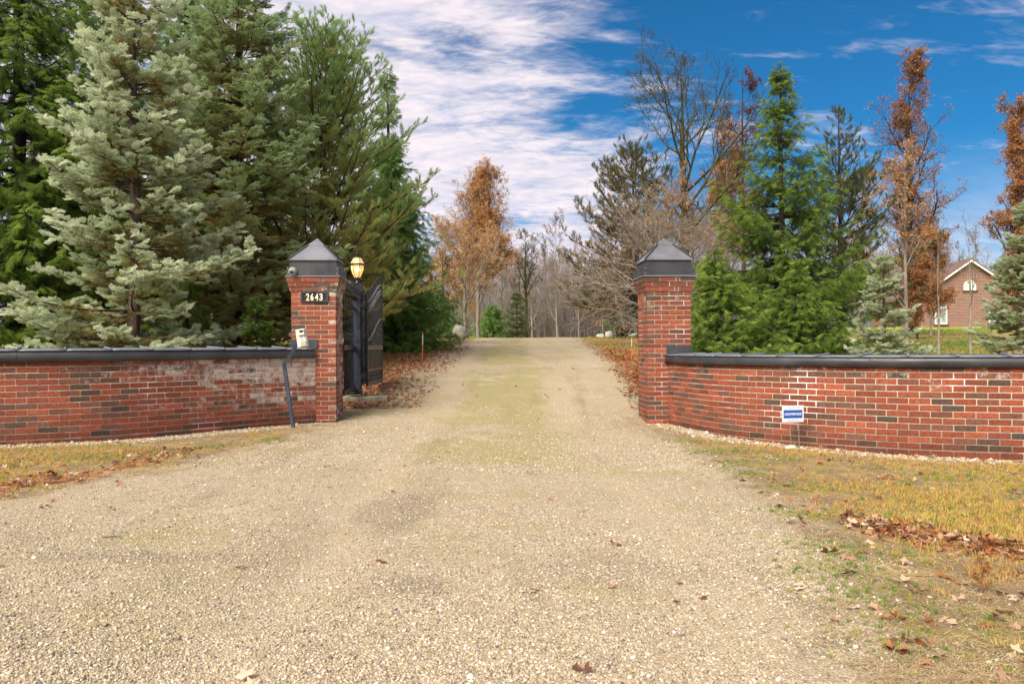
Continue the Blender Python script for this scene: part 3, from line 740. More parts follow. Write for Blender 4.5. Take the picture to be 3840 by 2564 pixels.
# house number plaque
pq = thing('number_plaque', 'black arched plaque reading 2643 on the left brick pillar', 'house number'); pq.matrix_world = LPM @ Matrix.Translation((.018, -.317, 1.815))
def arch(hw, hh, rise, n=12): return [(-hw, -hh), (hw, -hh), (hw, hh)] + [(hw * .55 * (1 - 2 * i / n) if True else 0, hh + rise * (.5 + .5 * math.cos(math.pi * (2 * i / n - 1)))) for i in range(n + 1)] + [(-hw, hh)]
def extr(poly, y0, y1):
    m = MB(); n = len(poly); m.add([(x, y0, z) for x, z in poly] + [(x, y1, z) for x, z in poly], [tuple(range(n)), tuple(reversed(range(n, 2 * n)))] + [((i + 1) % n, i, n + i, n + (i + 1) % n) for i in range(n)]); return m
outer = arch(.192, .070, .024); inner = arch(.170, .052, .020)
extr(outer, -.012, 0).build('plate', M['black'], pq)
m = MB(); n = len(outer); m.add([(x, -.026, z) for x, z in outer] + [(x, -.026, z) for x, z in inner] + [(x, -.0118, z) for x, z in outer] + [(x, -.0118, z) for x, z in inner],
    [(i, (i + 1) % n, n + (i + 1) % n, n + i) for i in range(n)] + [((i + 1) % n, i, 2 * n + i, 2 * n + (i + 1) % n) for i in range(n)] + [(n + i, n + (i + 1) % n, 3 * n + (i + 1) % n, 3 * n + i) for i in range(n)])
m.build('rim', M['metal'], pq)
for ch, xx in zip('2643', (-.094, -.032, .032, .094)):
    me = fit(text_mesh(ch, .12, .004, .0035), .046, .102); me.transform(Matrix.Translation((xx, -.018, 0)) @ Matrix.Rotation(math.pi / 2, 4, 'X')); link('digit', me, pq, M['number'])
# round light on the left pillar cap
fl = thing('security_light', 'round grey security light on the left pillar cap band', 'light'); fl.matrix_world = LPM @ Matrix.Translation((-.275, -.368, LZT + .078)) @ Matrix.Rotation(math.pi / 2, 4, 'X')
m = MB(); m.lathe([(.060, 0), (.062, .012), (.056, .03)], n=20); m.build('base', M['creamd'], fl, smooth=True)
m = MB(); m.lathe([(.056, .028), (.052, .05), (.040, .068), (.034, .070)], n=20); m.build('housing', M['creamd'], fl, smooth=True)
m = MB(); m.lathe([(.034, .066), (.036, .095), (.030, .098), (.028, .080)], n=16, M=Matrix.Rotation(.25, 4, 'X')); m.build('lens_hood', M['creamd'], fl, smooth=True)
m = MB(); m.lathe([(.026, .084), (.020, .094), (.001, .097)], n=12, M=Matrix.Rotation(.25, 4, 'X')); m.build('lens', M['darkglass'], fl, smooth=True)

# ------------------------------------------------------------------ gate posts, lamp, fence panels, gate leaves
def finial(m, x, y, z, s=1.0):
    m.lathe([(.010 * s, 0), (.018 * s, .012 * s), (.010 * s, .024 * s), (.009 * s, .045 * s), (.019 * s, .058 * s), (.010 * s, .07 * s), (.015 * s, .085 * s), (.017 * s, .10 * s), (.002, .150 * s)], (x, y, z), 6)
GX, GY = X(1340, 13.4), 13.4; GZ = ZH(1340, 1489, 13.4)
def gate_post(label, x, y, zb, padlabel):
    pad = MB(); pad.box((0, 0, 0), (.80, .60, .15), bev=.012); o = pad.build('concrete_pad', M['concrete'], loc=(x + .10, y, zb - .055)); o.rotation_euler.z = .12; tag(o, padlabel, 'concrete pad')
    root = thing('gate_post', label, 'post', (x, y, zb + .045)); H = 2.19 - zb - .045
    m = MB(); m.box((.0, 0, .015), (.30, .30, .016), bev=.003); m.build('base_plate', M['black'], root)
    for a, b_ in ((-.12, -.12), (.12, -.12), (.12, .12), (-.12, .12)):
        m = MB(); m.tube([(a, b_, -.02), (a, b_, .05)], .012, 6); m.lathe([(.020, .022), (.020, .036)], (a, b_, 0), 6); m.build('bolt', M['wire'], root)
    m = MB(); m.box((0, 0, H / 2 + .01), (.130, .130, H - .02), bev=.004); m.build('shaft', M['blackblue'], root)
    m = MB(); m.box((0, 0, H - .14), (.162, .162, .28), bev=.005); m.build('collar', M['black'], root)
    m = MB(); m.box((.105, 0, H / 2), (.06, .08, H - .35), bev=.003); m.build('hinge_post', M['black'], root)
    for z in (.30, H - .36):
        m = MB(); m.box((.10, -.01, z), (.10, .10, .11), bev=.004); m.build('hinge', M['black'], root)
    return root, H
gp, GH = gate_post('black steel gate post topped by the lit lantern', GX, GY, GZ, 'mossy concrete pad under the lantern post')
# lantern
lt = thing('lantern', 'lit bronze post lantern with tapered amber glass on the gate post', 'lamp', (GX + .005, GY, 2.19))
m = MB(); m.lathe([(.055, 0), (.055, .012), (.036, .03), (.034, .06), (.050, .085), (.050, .098)], n=12); m.build('base', M['black'], lt, smooth=True)
def glassmat():
    mm, nt, b = newmat('amber glass'); b.inputs['Base Color'].default_value = (.95, .78, .50, 1); b.inputs['Roughness'].default_value = .25
    b.inputs['Transmission Weight'].default_value = .55; b.inputs['IOR'].default_value = 1.1; b.inputs['Emission Color'].default_value = (1, .62, .22, 1); b.inputs['Emission Strength'].default_value = .10
    return mm
M['amber'] = glassmat()
mm, nt_, b_ = newmat('bulb'); b_.inputs['Emission Color'].default_value = (1, .70, .30, 1); b_.inputs['Emission Strength'].default_value = 5.0; M['bulb'] = mm
prof = [(.050, .098), (.080, .16), (.102, .22), (.110, .275), (.112, .305)]
for k in range(6):
    a0, a1 = k * math.pi / 3 + .05, (k + 1) * math.pi / 3 - .05; mg = MB(); vs = []
    for r, z in prof:
        for rr_ in (r, r - .003):
            for a in (a0, (a0 + a1) / 2, a1): vs.append((rr_ * math.cos(a), rr_ * math.sin(a), z))
    fs = []
    for i in range(len(prof) - 1):
        for j in (0, 1):
            b0 = i * 6; b1 = (i + 1) * 6; fs += [(b0 + j, b0 + j + 1, b1 + j + 1, b1 + j), (b0 + 3 + j + 1, b0 + 3 + j, b1 + 3 + j, b1 + 3 + j + 1)]
    mg.add(vs, fs); mg.build('glass_pane', M['amber'], lt)
    m = MB(); m.tube([(r * math.cos(k * math.pi / 3), r * math.sin(k * math.pi / 3), z) for r, z in prof], .005, 5); m.build('glazing_bar', M['black'], lt)
m = MB(); m.lathe([(.112, .300), (.130, .305), (.133, .318), (.122, .330), (.112, .332)], n=18); m.build('rim', M['black'], lt, smooth=True)
for k in range(6):
    a0, a1 = k * math.pi / 3 + .04, (k + 1) * math.pi / 3 - .04; mg = MB()
    vs = [(r * math.cos(a), r * math.sin(a), z) for rr_ in (0, -.003) for r, z in ((.116 + rr_, .332), (.098 + rr_, .365), (.064 + rr_, .43)) for a in (a0, a1)]
    mg.add(vs, [(0, 1, 3, 2), (2, 3, 5, 4), (7, 6, 8, 9), (9, 8, 10, 11), (0, 6, 7, 1), (4, 5, 11, 10)]); mg.build('roof_pane', M['amber'], lt)
    m = MB(); m.tube([(r * math.cos(k * math.pi / 3), r * math.sin(k * math.pi / 3), z) for r, z in ((.118, .33), (.098, .366), (.062, .432))], .005, 5); m.build('roof_bar', M['black'], lt)
m = MB(); m.lathe([(.066, .428), (.058, .44), (.024, .455), (.014, .475), (.034, .492), (.038, .505), (.026, .52), (.006, .528), (.004, .56)], n=14); m.build('finial', M['black'], lt, smooth=True)
for k in range(3):
    a = k * 2 * math.pi / 3 + .5; m = MB(); m.tube([(.03 * math.cos(a), .03 * math.sin(a), .10), (.03 * math.cos(a), .03 * math.sin(a), .20)], .009, 8); m.build('candle', M['cream'], lt)
    m = MB(); m.lathe([(.007, .20), (.013, .225), (.010, .25), (.001, .272)], (.03 * math.cos(a), .03 * math.sin(a), 0), 8); m.build('bulb', M['bulb'], lt, smooth=True)
lampd = bpy.data.lights.new('lantern_glow', 'POINT'); lampd.energy = .5; lampd.color = (1, .72, .40); lampd.shadow_soft_size = .03
lo = link('lantern_glow', lampd, lt); lo.location = (0, 0, .24)

def panel(name, label, P0, P1, zb, heights, group=None, leaf=False):
    """iron panel from P0 to P1 (plan view); heights(t) -> dict of z levels"""
    P0 = Vector((*P0, 0)); P1 = Vector((*P1, 0)); d = P1 - P0; Lh = d.length; rot = math.atan2(d.y, d.x)
    root = thing(name, label, 'gate' if leaf else 'fence', (P0.x, P0.y, zb), rot, group); B = M['black']
    def bar(nm, pts, r, mat=B, n=4): m = MB(); m.tube([(p[0] * Lh, 0, p[1] - zb) for p in pts], r, n); m.build(nm, mat, root)
    def rail(nm, t0, t1, za, zb2, hgt, mat=B, th=.04):
        m = MB(); vs = []
        for t, z in ((t0, za), (t1, zb2)):
            for yy in (-th / 2, th / 2):
                for e in (-hgt / 2, hgt / 2): vs.append((t * Lh, yy, z + e - zb))
        m.add(vs, [(0, 1, 3, 2), (4, 6, 7, 5), (0, 4, 5, 1), (2, 3, 7, 6), (1, 5, 7, 3), (0, 2, 6, 4)]); m.build(nm, mat, root)
    H = heights; np_ = H['n']
    bot, mid = H['bot'], H['mid']
    rail('bottom_rail', 0, 1, bot + .03, bot + .03, .075, H.get('mat', B))
    rail('middle_rail', 0, 1, mid, mid, .075, H.get('mat', B))
    if leaf:
        rail('lower_rail', 0, 1, bot + .255, bot + .255, .03, H['mat'])
        for e in (0, 1): bar('stile', [(e, bot), (e, H['top'](e) - .06)], .028)
        m = MB()                                            # cast band of small collars in the bottom panel
        for i in range(26):
            t = (i + .5) / 26; m.lathe([(.006, 0), (.018, .02), (.006, .04), (.006, .08), (.018, .10), (.006, .12), (.006, .19)], (t * Lh, 0, bot + .065 - zb), 5)
        o = m.build('cast_collars', B, root)
        for fn, nm in ((H['c1'], 'arched_rail'), (H['c2'], 'arched_rail'), (H['c3'], 'curved_rail')):
            mt = H['mat'] if nm == 'curved_rail' else M['metal_top']
            bar(nm, [(i / 14, fn(i / 14)) for i in range(15)], .022, mt)
        m = MB(); rg = random.Random(3)                      # scrollwork between the arched rails
        for i in range(24):
            t = (i + .5) / 24; z0, z1 = H['c1'](t), H['c2'](t); c = (z0 + z1) / 2; rr_ = (z1 - z0) * .40
            for sgn in (-1, 1):
                pts = [((t + sgn * .011) * Lh + .55 * rr_ * (1 - q / 11) * math.cos(q * .75 + sgn), 0, c + sgn * rr_ * .45 - zb + rr_ * .5 * (1 - q / 11) * math.sin(q * .75)) for q in range(10)]
                m.tube(pts, .0055, 3)
        m.build('scrollwork', M['metal_top'], root)
    else:
        for z in H['rails']: rail('top_rail', 0, 1, z, z, .035)
    for i in range(np_):
        t = (i + .5) / np_; top = H['top'](t)
        m = MB(); m.tube([(t * Lh, 0, bot + .02 - zb), (t * Lh, 0, top - .12 - zb)], .0085, 4, cap=False); pk = m.build('picket', B, root)
        m = MB(); finial(m, t * Lh, 0, top - .14 - zb, 1.0); m.build('finial', B, pk)
    n2 = np_
    for i in range(n2):                                     # short pickets with their own spear tips
        t = (i + 1.0) / n2
        if t > .985: continue
        top = H['short'](t)
        m = MB(); m.tube([(t * Lh, 0, bot + .02 - zb), (t * Lh, 0, top - .10 - zb)], .0075, 4, cap=False)
        pk = m.build('short_picket', B, root); m = MB(); finial(m, t * Lh, 0, top - .12 - zb, .9); m.build('finial', B, pk)
    if leaf:                                                # the lower half is closed by twice as many bars
        m = MB()
        for i in range(np_ * 4):
            t = (i + .5) / (np_ * 4); m.tube([(t * Lh, 0, bot + .26 - zb), (t * Lh, 0, mid - .03 - zb)], .0075, 4, cap=False)
        m.build('lower_bars', B, root)['kind'] = 'stuff'
    return root
ss = lambda t: t * t * (3 - 2 * t)
leafH = dict(n=13, bot=.475, mid=1.118, mat=M['bronze'], top=lambda t: 2.09 + .40 * ss(t), c2=lambda t: 1.90 + .40 * ss(t), c1=lambda t: 1.73 + .40 * ss(t), c3=lambda t: 1.24 + .42 * ss(t), short=lambda t: 1.50 + .38 * ss(t))
L1 = panel('gate_leaf', 'open black iron gate leaf with arched scrollwork beside the lantern post', (GX + .16, GY + .02), (X(1431, 15.3), 15.3), .475, leafH, leaf=True)
panH = dict(n=7, bot=.40, mid=1.118, top=lambda t: 2.17, rails=(1.955, 1.775), short=lambda t: 1.35)
panel('iron_fence_panel', 'narrow black iron fence panel between the left pillar and the lantern post', (lpx + .30, lpy + .34), (GX - .04, GY - .09), .40, panH)
m = MB(); m.box((0, 0, 0), (.05, .06, .10), bev=.012); kb = m.build('gate_sensor', M['cream'], loc=(GX - .075, GY - .085, 1.12)); tag(kb, 'small cream sensor box on the lantern post at rail height', 'sensor')
m = MB(); m.tube([(GX - .30, GY - .75, .30), (GX - .05, GY - .06, .52)], .012, 5); tag(m.build('brace_rod', M['black']), 'thin black brace rod low behind the left pillar', 'rod')
G2X, G2Y = 2.30, 13.4
gate_post('black steel gate post hidden behind the right pillar', G2X, G2Y, terf(G2X, G2Y) + .02, 'mossy concrete pad beside the right pillar foot')
panel('iron_fence_panel', 'black iron fence panel behind the right pillar, seen edge-on', (rpx - .295, rpy + .33), (G2X - .10, G2Y - .06), .35, dict(panH, bot=.36))
panel('gate_leaf', 'open black iron gate leaf behind the right pillar', (G2X + .02, G2Y + .12), (G2X + .22, G2Y + 1.95), .475, leafH, leaf=True)

# ------------------------------------------------------------------ keypad on a bent post
kx, ky = X(1098, 10.75), 10.75; kz = terf(kx, ky)
kp = thing('intercom_post', 'bent slate blue square post leaning in front of the left wall', 'post', (kx, ky, kz))
def q(px, py, Z): return Vector((X(px, Z) - kx, Z - ky, ZH(px, py, Z) - kz))
m = MB(); m.tube([q(1098, 1600, 10.75), q(1067, 1378, 10.70)], .030, 4); m.build('lower_tube', M['postblue'], kp)
m = MB(); m.tube([q(1066, 1385, 10.70), q(1066, 1366, 10.70), q(1080, 1345, 10.68)], .0305, 4); m.build('elbow', M['blackblue'], kp)
m = MB(); m.tube([q(1070, 1362, 10.69), q(1117, 1284, 10.62)], .030, 4); m.build('upper_tube', M['postblue'], kp)
bx = thing('keypad_box', 'tilted cream gate keypad box on the bent blue post', 'keypad', (X(1133, 10.55), 10.55, ZH(1133, 1268, 10.55))); bx.rotation_euler = (0, math.radians(-8), math.radians(-12))
m = MB(); m.box((0, 0, 0), (.135, .05, .245), bev=.008); m.build('housing', M['cream'], bx)
m = MB(); m.box((.02, -.040, .075), (.095, .045, .085), bev=.008); m.build('visor', M['cream'], bx)
m = MB(); m.box((.032, -.066, .088), (.052, .008, .026), bev=.002); m.build('camera_lens', M['darkglass'], bx)
m = MB(); m.box((.018, -.030, -.005), (.060, .012, .062), bev=.002); m.build('button_panel', M['white'], bx)
for i in range(3):
    for j in range(4):
        m = MB(); m.box((.003 + i * .014, -.038, .018 - j * .014), (.009, .005, .008), bev=.001); m.build('button', M['creamd'], bx)
m = MB(); m.box((.020, -.035, -.078), (.085, .030, .070), bev=.005); m.build('speaker', M['cream'], bx)
for j in range(4):
    m = MB(); m.box((.026, -.0515, -.056 - j * .014), (.058, .004, .004)); m.build('grille_slot', M['creamd'], bx)
m = MB(); m.tube([(-.01, -.02, -.122), (-.008, -.02, -.142), (.045, -.02, -.142), (.047, -.02, -.122)], .004, 5); m.build('handle', M['cream'], bx)

# ------------------------------------------------------------------ yard sign and its stone
sx, sy = X(2971, 8.92), 8.92
ys_ = thing('yard_sign', 'small white and blue alarm company sign on wire legs at the right wall', 'sign', (sx, sy, terf(sx, sy)), math.radians(10)); 
sz = ZH(2971, 1551, sy) - terf(sx, sy)
m = MB(); m.box((0, 0, sz), (.256, .006, .183), bev=.002); m.build('sign_board', M['white'], ys_)
m = MB(); m.box((0, -.0042, sz - .002), (.226, .002, .092), bev=.0008); m.build('blue_panel', M['signblue'], ys_)
def onsign(t, w, h, dz, mat, ext=.0006, bold=0, shear=0, dx=0):
    me = fit(text_mesh(t, .03, ext, bold, shear), w, h); me.transform(Matrix.Translation((dx, -.0062 if mat is M['white'] else -.0042, sz + dz)) @ Matrix.Rotation(math.pi / 2, 4, 'X')); o = link('lettering', me, ys_, mat)
onsign('24 Hour Monitoring', .172, .020, .070, M['signgrey'])
onsign('COUNTERFORCE', .208, .026, -.002, M['white'], bold=.0008, shear=.25)
onsign('1-800-387-4641', .156, .016, -.071, M['signgrey'], shear=.12)
m = MB(); m.tube([(-.09, -.006, sz - .100), (.07, -.006, sz - .100)], .0035, 5); m.build('cross_wire', M['wire'], ys_)
for a, b_ in ((-.040, -.028), (.066, .072)):
    m = MB(); m.tube([(a, -.006, sz - .095), (b_, -.006, .0), (b_, -.006, -.06)], .0028, 5); m.build('leg', M['wire'], ys_)
def rock(name, label, cat, loc, dims, seed, mat, parent=None, cuts=2, rough=.12, group=None):
    bm = bmesh.new(); bmesh.ops.create_icosphere(bm, subdivisions=cuts + 1, radius=1.0); r = random.Random(seed)
    pl = [(Vector((r.gauss(0, 1), r.gauss(0, 1), r.gauss(0, 1))).normalized(), r.uniform(.62, .9)) for _ in range(9)]
    for v in bm.verts:
        for n_, d_ in pl:
            e = v.co.dot(n_) - d_
            if e > 0: v.co -= n_ * e * .9
        v.co += v.normal * r.uniform(-rough, rough) * .25
        v.co = Vector((v.co.x * dims[0] / 2, v.co.y * dims[1] / 2, v.co.z * dims[2] / 2))
    me = bpy.data.meshes.new(name); bm.to_mesh(me); bm.free(); me.materials.append(mat)
    o = link(name, me, parent, loc=loc)
    if label: tag(o, label, cat, group)
    return o
stx, sty = X(2962, 8.78), 8.78
rock('stone', 'flat pale stone on the ground below the yard sign', 'stone', (stx, sty, terf(stx, sty) + .022), (.125, .08, .058), 4, M['palestone'], rough=.05)

# ------------------------------------------------------------------ stakes, boulders beyond the gate
def stake(px, py_top, py_mid, Z, label, bottom='orange'):
    x = X(px, Z); z0 = terf(x, Z); zt, zm = ZH(px, py_top, Z), ZH(px, py_mid, Z)
    r = thing('driveway_stake', label, 'stake', (x, Z, z0), 0, 'snow stakes along the drive')
    m = MB(); m.tube([(0, 0, -.05), (0.005, 0, zm - z0)], .011, 6); m.build('lower_rod', M['orange'], r)
    m = MB(); m.tube([(0.005, 0, zm - z0), (.008, 0, zt - z0 - .06)], .013, 6); m.build('reflective_band', M['cream'], r)
    m = MB(); m.tube([(.008, 0, zt - z0 - .06), (.009, 0, zt - z0)], .012, 6); m.build('tip', M['orange'], r)
stake(1584, 1246, 1292, 19.5, 'thin orange and white stake in the leaves left of the drive')
stake(2368, 1262, 1297, 19.5, 'thin orange and white stake on the grass beside the right pillar')
def at(px, Z): x = X(px, Z); return x, Z, terf(x, Z)
x, y, z = at(1726, 34); rock('boulder', 'large upright tan boulder on the lawn left of the drive', 'boulder', (x, y, z + .28), (.68, .6, .95), 8, M['stone'], rough=.25)
x, y, z = at(2252, 40); rock('white_rock', 'low white rock at the far right bend of the drive', 'rock', (x, y, z + .10), (.42, .4, .28), 3, M['palestone'], rough=.2)
x, y, z = at(2285, 39); rock('white_rock', 'larger white rock beside the pine at the drive bend', 'rock', (x, y, z + .17), (.50, .4, .46), 5, M['palestone'], rough=.2)
x, y, z = at(2385, 40); rock('white_rock', 'white rock under the bare branches next to the right pillar', 'rock', (x, y, z + .10), (.7, .4, .28), 6, M['palestone'], rough=.2)

# ------------------------------------------------------------------ house beyond the right lawn
HX, HY = X(3638, 76), 76.; HZ = ZH(3638, 1232, 76.)
house = thing('brick_house', 'distant red brick gabled house across the right lawn', 'house', (HX, HY, HZ), math.radians(-5))
def hbrick():
    m, nt, b = newmat('house brick'); tc = N(nt, 'ShaderNodeTexCoord'); g = N(nt, 'ShaderNodeNewGeometry')
    sp = N(nt, 'ShaderNodeSeparateXYZ'); L(nt, tc.outputs['Object'], sp.inputs[0])
    cb = N(nt, 'ShaderNodeCombineXYZ'); L(nt, MATH(nt, 'ADD', sp.outputs[0], sp.outputs[1]), cb.inputs[0]); L(nt, sp.outputs[2], cb.inputs[1])
    br = N(nt, 'ShaderNodeTexBrick'); L(nt, cb.outputs[0], br.inputs[0]); br.inputs['Scale'].default_value = 1.0; br.inputs['Brick Width'].default_value = .34; br.inputs['Row Height'].default_value = .14
    br.inputs['Mortar Size'].default_value = .016; br.inputs['Color1'].default_value = (.24, .085, .065, 1); br.inputs['Color2'].default_value = (.13, .055, .045, 1); br.inputs['Mortar'].default_value = (.36, .30, .26, 1)
    c = MIX(nt, SMOOTH(nt, NOISE(nt, tc.outputs['Object'], 1.4, 4), .4, .7, 0, .35), br.outputs[0], (.28, .15, .13)); L(nt, c, b.inputs['Base Color']); b.inputs['Roughness'].default_value = .9
    return m
M['hbrick'] = hbrick()
hw, ev, pk_, dp = 4.6, 3.2, 6.45, 13.
m = MB(); m.add([(-hw, 0, -.6), (hw, 0, -.6), (hw, 0, ev), (0, 0, pk_), (-hw, 0, ev), (-hw, dp, -.6), (hw, dp, -.6), (hw, dp, ev), (0, dp, pk_), (-hw, dp, ev)],
    [(0, 1, 2, 3, 4), (9, 8, 7, 6, 5), (1, 6, 7, 2), (5, 0, 4, 9)]); m.build('wall', M['hbrick'], house)
sl = (pk_ - ev) / hw; ov = .5
for s_ in (-1, 1):
    m = MB(); xe = s_ * (hw + ov); ze_ = ev - ov * sl
    m.add([(0, -.45, pk_ + .05), (xe, -.45, ze_ + .05), (xe, dp + .3, ze_ + .05), (0, dp + .3, pk_ + .05), (0, -.45, pk_ + .22), (xe, -.45, ze_ + .22), (xe, dp + .3, ze_ + .22), (0, dp + .3, pk_ + .22)],
        [(0, 1, 2, 3), (4, 7, 6, 5), (0, 4, 5, 1), (1, 5, 6, 2), (2, 6, 7, 3)]); m.build('roof', M['roofing'], house)
    m = MB(); m.add([(0, -.47, pk_ - .13), (xe, -.47, ze_ - .13), (xe, -.47, ze_ + .06), (0, -.47, pk_ + .06), (0, -.40, pk_ - .13), (xe, -.40, ze_ - .13), (xe, -.40, ze_ + .06), (0, -.40, pk_ + .06)],
        [(0, 1, 2, 3), (4, 7, 6, 5), (0, 4, 5, 1), (3, 2, 6, 7), (1, 5, 6, 2)]); m.build('bargeboard', M['whitewood'], house)
def hwin(cx, z0, w, h, arched=False, nx=2, nz=4):
    fr = MB(); fw = .10
    if arched:
        pts = [(-w / 2, 0), (w / 2, 0), (w / 2, h * .35)] + [(w / 2 * math.cos(a), h * .35 + h * .65 * math.sin(a)) for a in np.linspace(.2, math.pi - .2, 12)] + [(-w / 2, h * .35)]
    else: pts = [(-w / 2, 0), (w / 2, 0), (w / 2, h), (-w / 2, h)]
    n = len(pts); cc = (0, h / 2); inn = [(x * (1 - 2 * fw / w), cc[1] + (z - cc[1]) * (1 - 2 * fw / h)) for x, z in pts]
    fr.add([(cx + x, -.09, z0 + z) for x, z in pts] + [(cx + x, -.09, z0 + z) for x, z in inn] + [(cx + x, .02, z0 + z) for x, z in pts] + [(cx + x, -.02, z0 + z) for x, z in inn],
        [(i, (i + 1) % n, n + (i + 1) % n, n + i) for i in range(n)] + [((i + 1) % n, i, 2 * n + i, 2 * n + (i + 1) % n) for i in range(n)] + [(n + i, n + (i + 1) % n, 3 * n + (i + 1) % n, 3 * n + i) for i in range(n)])
    f = fr.build('window', M['whitewood'], house)
    g_ = MB(); g_.add([(cx + x, -.025, z0 + z) for x, z in inn], [tuple(range(n))]); g_.build('pane', M['pane'] if not arched else M['hpale'], f)
    b = MB()
    for i in range(1, nx): b.box((cx - w / 2 + i * w / nx, -.045, z0 + h / 2), (.035, .03, h - .1))
    for i in range(1, nz): b.box((cx, -.047, z0 + i * h / nz), (w - .1, .03, .035))
    b.build('muntins', M['whitewood'], f)
    s_ = MB(); s_.box((cx, -.10, z0 - .06), (w + .25, .16, .10)); s_.build('sill', M['roofing'], f)
M['hpale'] = simple('blind behind glass', (.50, .56, .58), .3, .08, 2.)
hwin(0, 3.65, 1.12, .95, True, 3, 2)
hwin(-2.65, .45, 1.1, 2.1); hwin(2.25, .45, 1.1, 1.2, nz=2)
# ------------------------------------------------------------------ foliage templates (never linked; only scattered on foliage points)
def needle_quads(base, tip, w, nrm):
    """thin triangles"""
    s = norm(np.cross(tip - base, nrm)) * w / 2
    return np.stack([base - s, base + s, tip], 1)
def spray(seed, side=5, needles=34, nl=.10, w=.020, mat=None, flat=.45, name='spray', L0=1.0, droop=0.0, ang=45):
    r = np.random.default_rng(seed); tris = []
    shoots = [((0, 0, 0), (1, 0, .02), L0)]
    for i in range(side):
        t = .12 + .72 * (i + .5) / side; sg = 1 if i % 2 else -1; a = math.radians(ang + r.uniform(-8, 8)); ln = L0 * (.52 - .30 * t) * 1.15
        shoots.append(((t * L0, 0, 0), (math.cos(a), sg * math.sin(a), r.uniform(-.25, .2)), ln))
    for b, d, ln in shoots:
        b = np.array(b, float); d = norm(np.array(d, float)); n = int(needles * (.4 + .6 * ln / L0))
        t = np.linspace(.02, 1.0, n); az = np.arange(n) * 2.4
        u = norm(np.cross(d, [0, 0, 1.])); v = np.cross(d, u)
        P = b + d * (t * ln)[:, None]; P[:, 2] -= droop * (t * ln) ** 2
        rad = u * np.cos(az)[:, None] + v * (np.sin(az) * (1 - flat * .5))[:, None]
        D = norm(rad * 1.0 + d * .75 + np.array([0, 0, .25]))
        T = P + D * (nl * r.uniform(.75, 1.15, n) * (1 - .35 * t))[:, None]
        tris.append(needle_quads(P, T, w, D + r.normal(size=D.shape) * .6 + np.array([0, 0, .5])))
        # woody core
        tris.append(needle_quads(b[None], (b + d * ln)[None], .02, np.array([[0, 0, 1.]])))
    V = np.concatenate(tris).reshape(-1, 3); return template(name, V, np.arange(len(V)).reshape(-1, 3), mat)
def tuft(seed, n=70, ln=.5, w=.016, mat=None, name='tuft', spread=55):
    r = np.random.default_rng(seed); t = r.uniform(.0, .75, n); az = r.uniform(0, 2 * math.pi, n); a = np.radians(r.uniform(18, spread, n)) * (1.15 - .6 * t)
    P = np.stack([t, np.zeros(n), np.zeros(n)], 1); D = np.stack([np.cos(a), np.sin(a) * np.cos(az), np.sin(a) * np.sin(az)], 1)
    T = P + D * (ln * r.uniform(.7, 1.1, n))[:, None]
    V = np.concatenate([needle_quads(P, T, w, r.normal(size=D.shape)), needle_quads(np.zeros((1, 3)), np.array([[.8, 0, 0.]]), .05, np.array([[0, 0, 1.]]))]).reshape(-1, 3)
    return template(name, V, np.arange(len(V)).reshape(-1, 3), mat)
LEAF = np.array([(0, 0), (.10, .03), (.22, .20), (.30, .09), (.48, .30), (.55, .12), (.75, .24), (.80, .08), (1, 0), (.80, -.08), (.75, -.24), (.55, -.12), (.48, -.30), (.30, -.09), (.22, -.20), (.10, -.03)])
def leaf_geo(r, curl=.35, fold=.25):
    x, y = LEAF[:, 0], LEAF[:, 1]; z = curl * (x - .5) ** 2 * r.uniform(-1, 1.2) + np.abs(y) * fold * r.uniform(-.6, 1.6) + .03 * r.normal(size=len(x))
    ring = np.stack([x, y * 1.25, z], 1); mid = np.array([[.25, 0, .0], [.6, 0, .0]]); V = np.vstack([ring, mid])
    Fc = []; n = 16
    for i in range(n):
        c = 16 if (LEAF[i, 0] + LEAF[(i + 1) % n, 0]) / 2 < .42 else 17
        Fc.append((i, (i + 1) % n, c))
    Fc += [(3, 17, 16), (13, 16, 17)]
    return V, np.array(Fc)
def leaf_clump(seed, n=7, mat=None, name='leaf_cluster'):
    r = np.random.default_rng(seed); Vs, Fs, o = [], [], 0
    for i in range(n):
        V, Fc = leaf_geo(r, .8, .6); s = r.uniform(.35, .6)
        D = norm(r.normal(size=(1, 3)) + np.array([[.5, 0, -.5]])); Nn = norm(r.normal(size=(1, 3)))
        Xa = D[0]; Za = norm(Nn[0] - Xa * Nn[0].dot(Xa)); Ya = np.cross(Za, Xa)
        V = (V * s) @ np.stack([Xa, Ya, Za]) + r.normal(size=3) * .22; Vs.append(V); Fs.append(Fc + o); o += len(V)
    return template(name, np.vstack(Vs), np.vstack(Fs), mat)
def grass_tuft(seed, n=16, mat=None, h=1.0, lay=.6):
    r = np.random.default_rng(seed); V, Fc = [], []
    for i in range(n):
        a = r.uniform(0, 2 * math.pi); b = r.normal(size=2) * .32; hh = h * r.uniform(.5, 1.1); w = .045; d = np.array([math.cos(a), math.sin(a)]); p = np.array([-d[1], d[0]]) * w
        le = r.uniform(.15, lay) * hh; o = len(V)
        pts = [(b, 0, 1), (b + d * le * .35, hh * .55, .8), (b + d * le * 1.1, hh * r.uniform(.65, .95), 0)]
        V += [(*(pts[0][0] - p), 0), (*(pts[0][0] + p), 0), (*(pts[1][0] - p * .8), pts[1][1]), (*(pts[1][0] + p * .8), pts[1][1]), (*pts[2][0], pts[2][1])]
        Fc += [(o, o + 1, o + 3), (o, o + 3, o + 2), (o + 2, o + 3, o + 4)]
    return template('grass_tuft', np.array(V), np.array(Fc), mat)
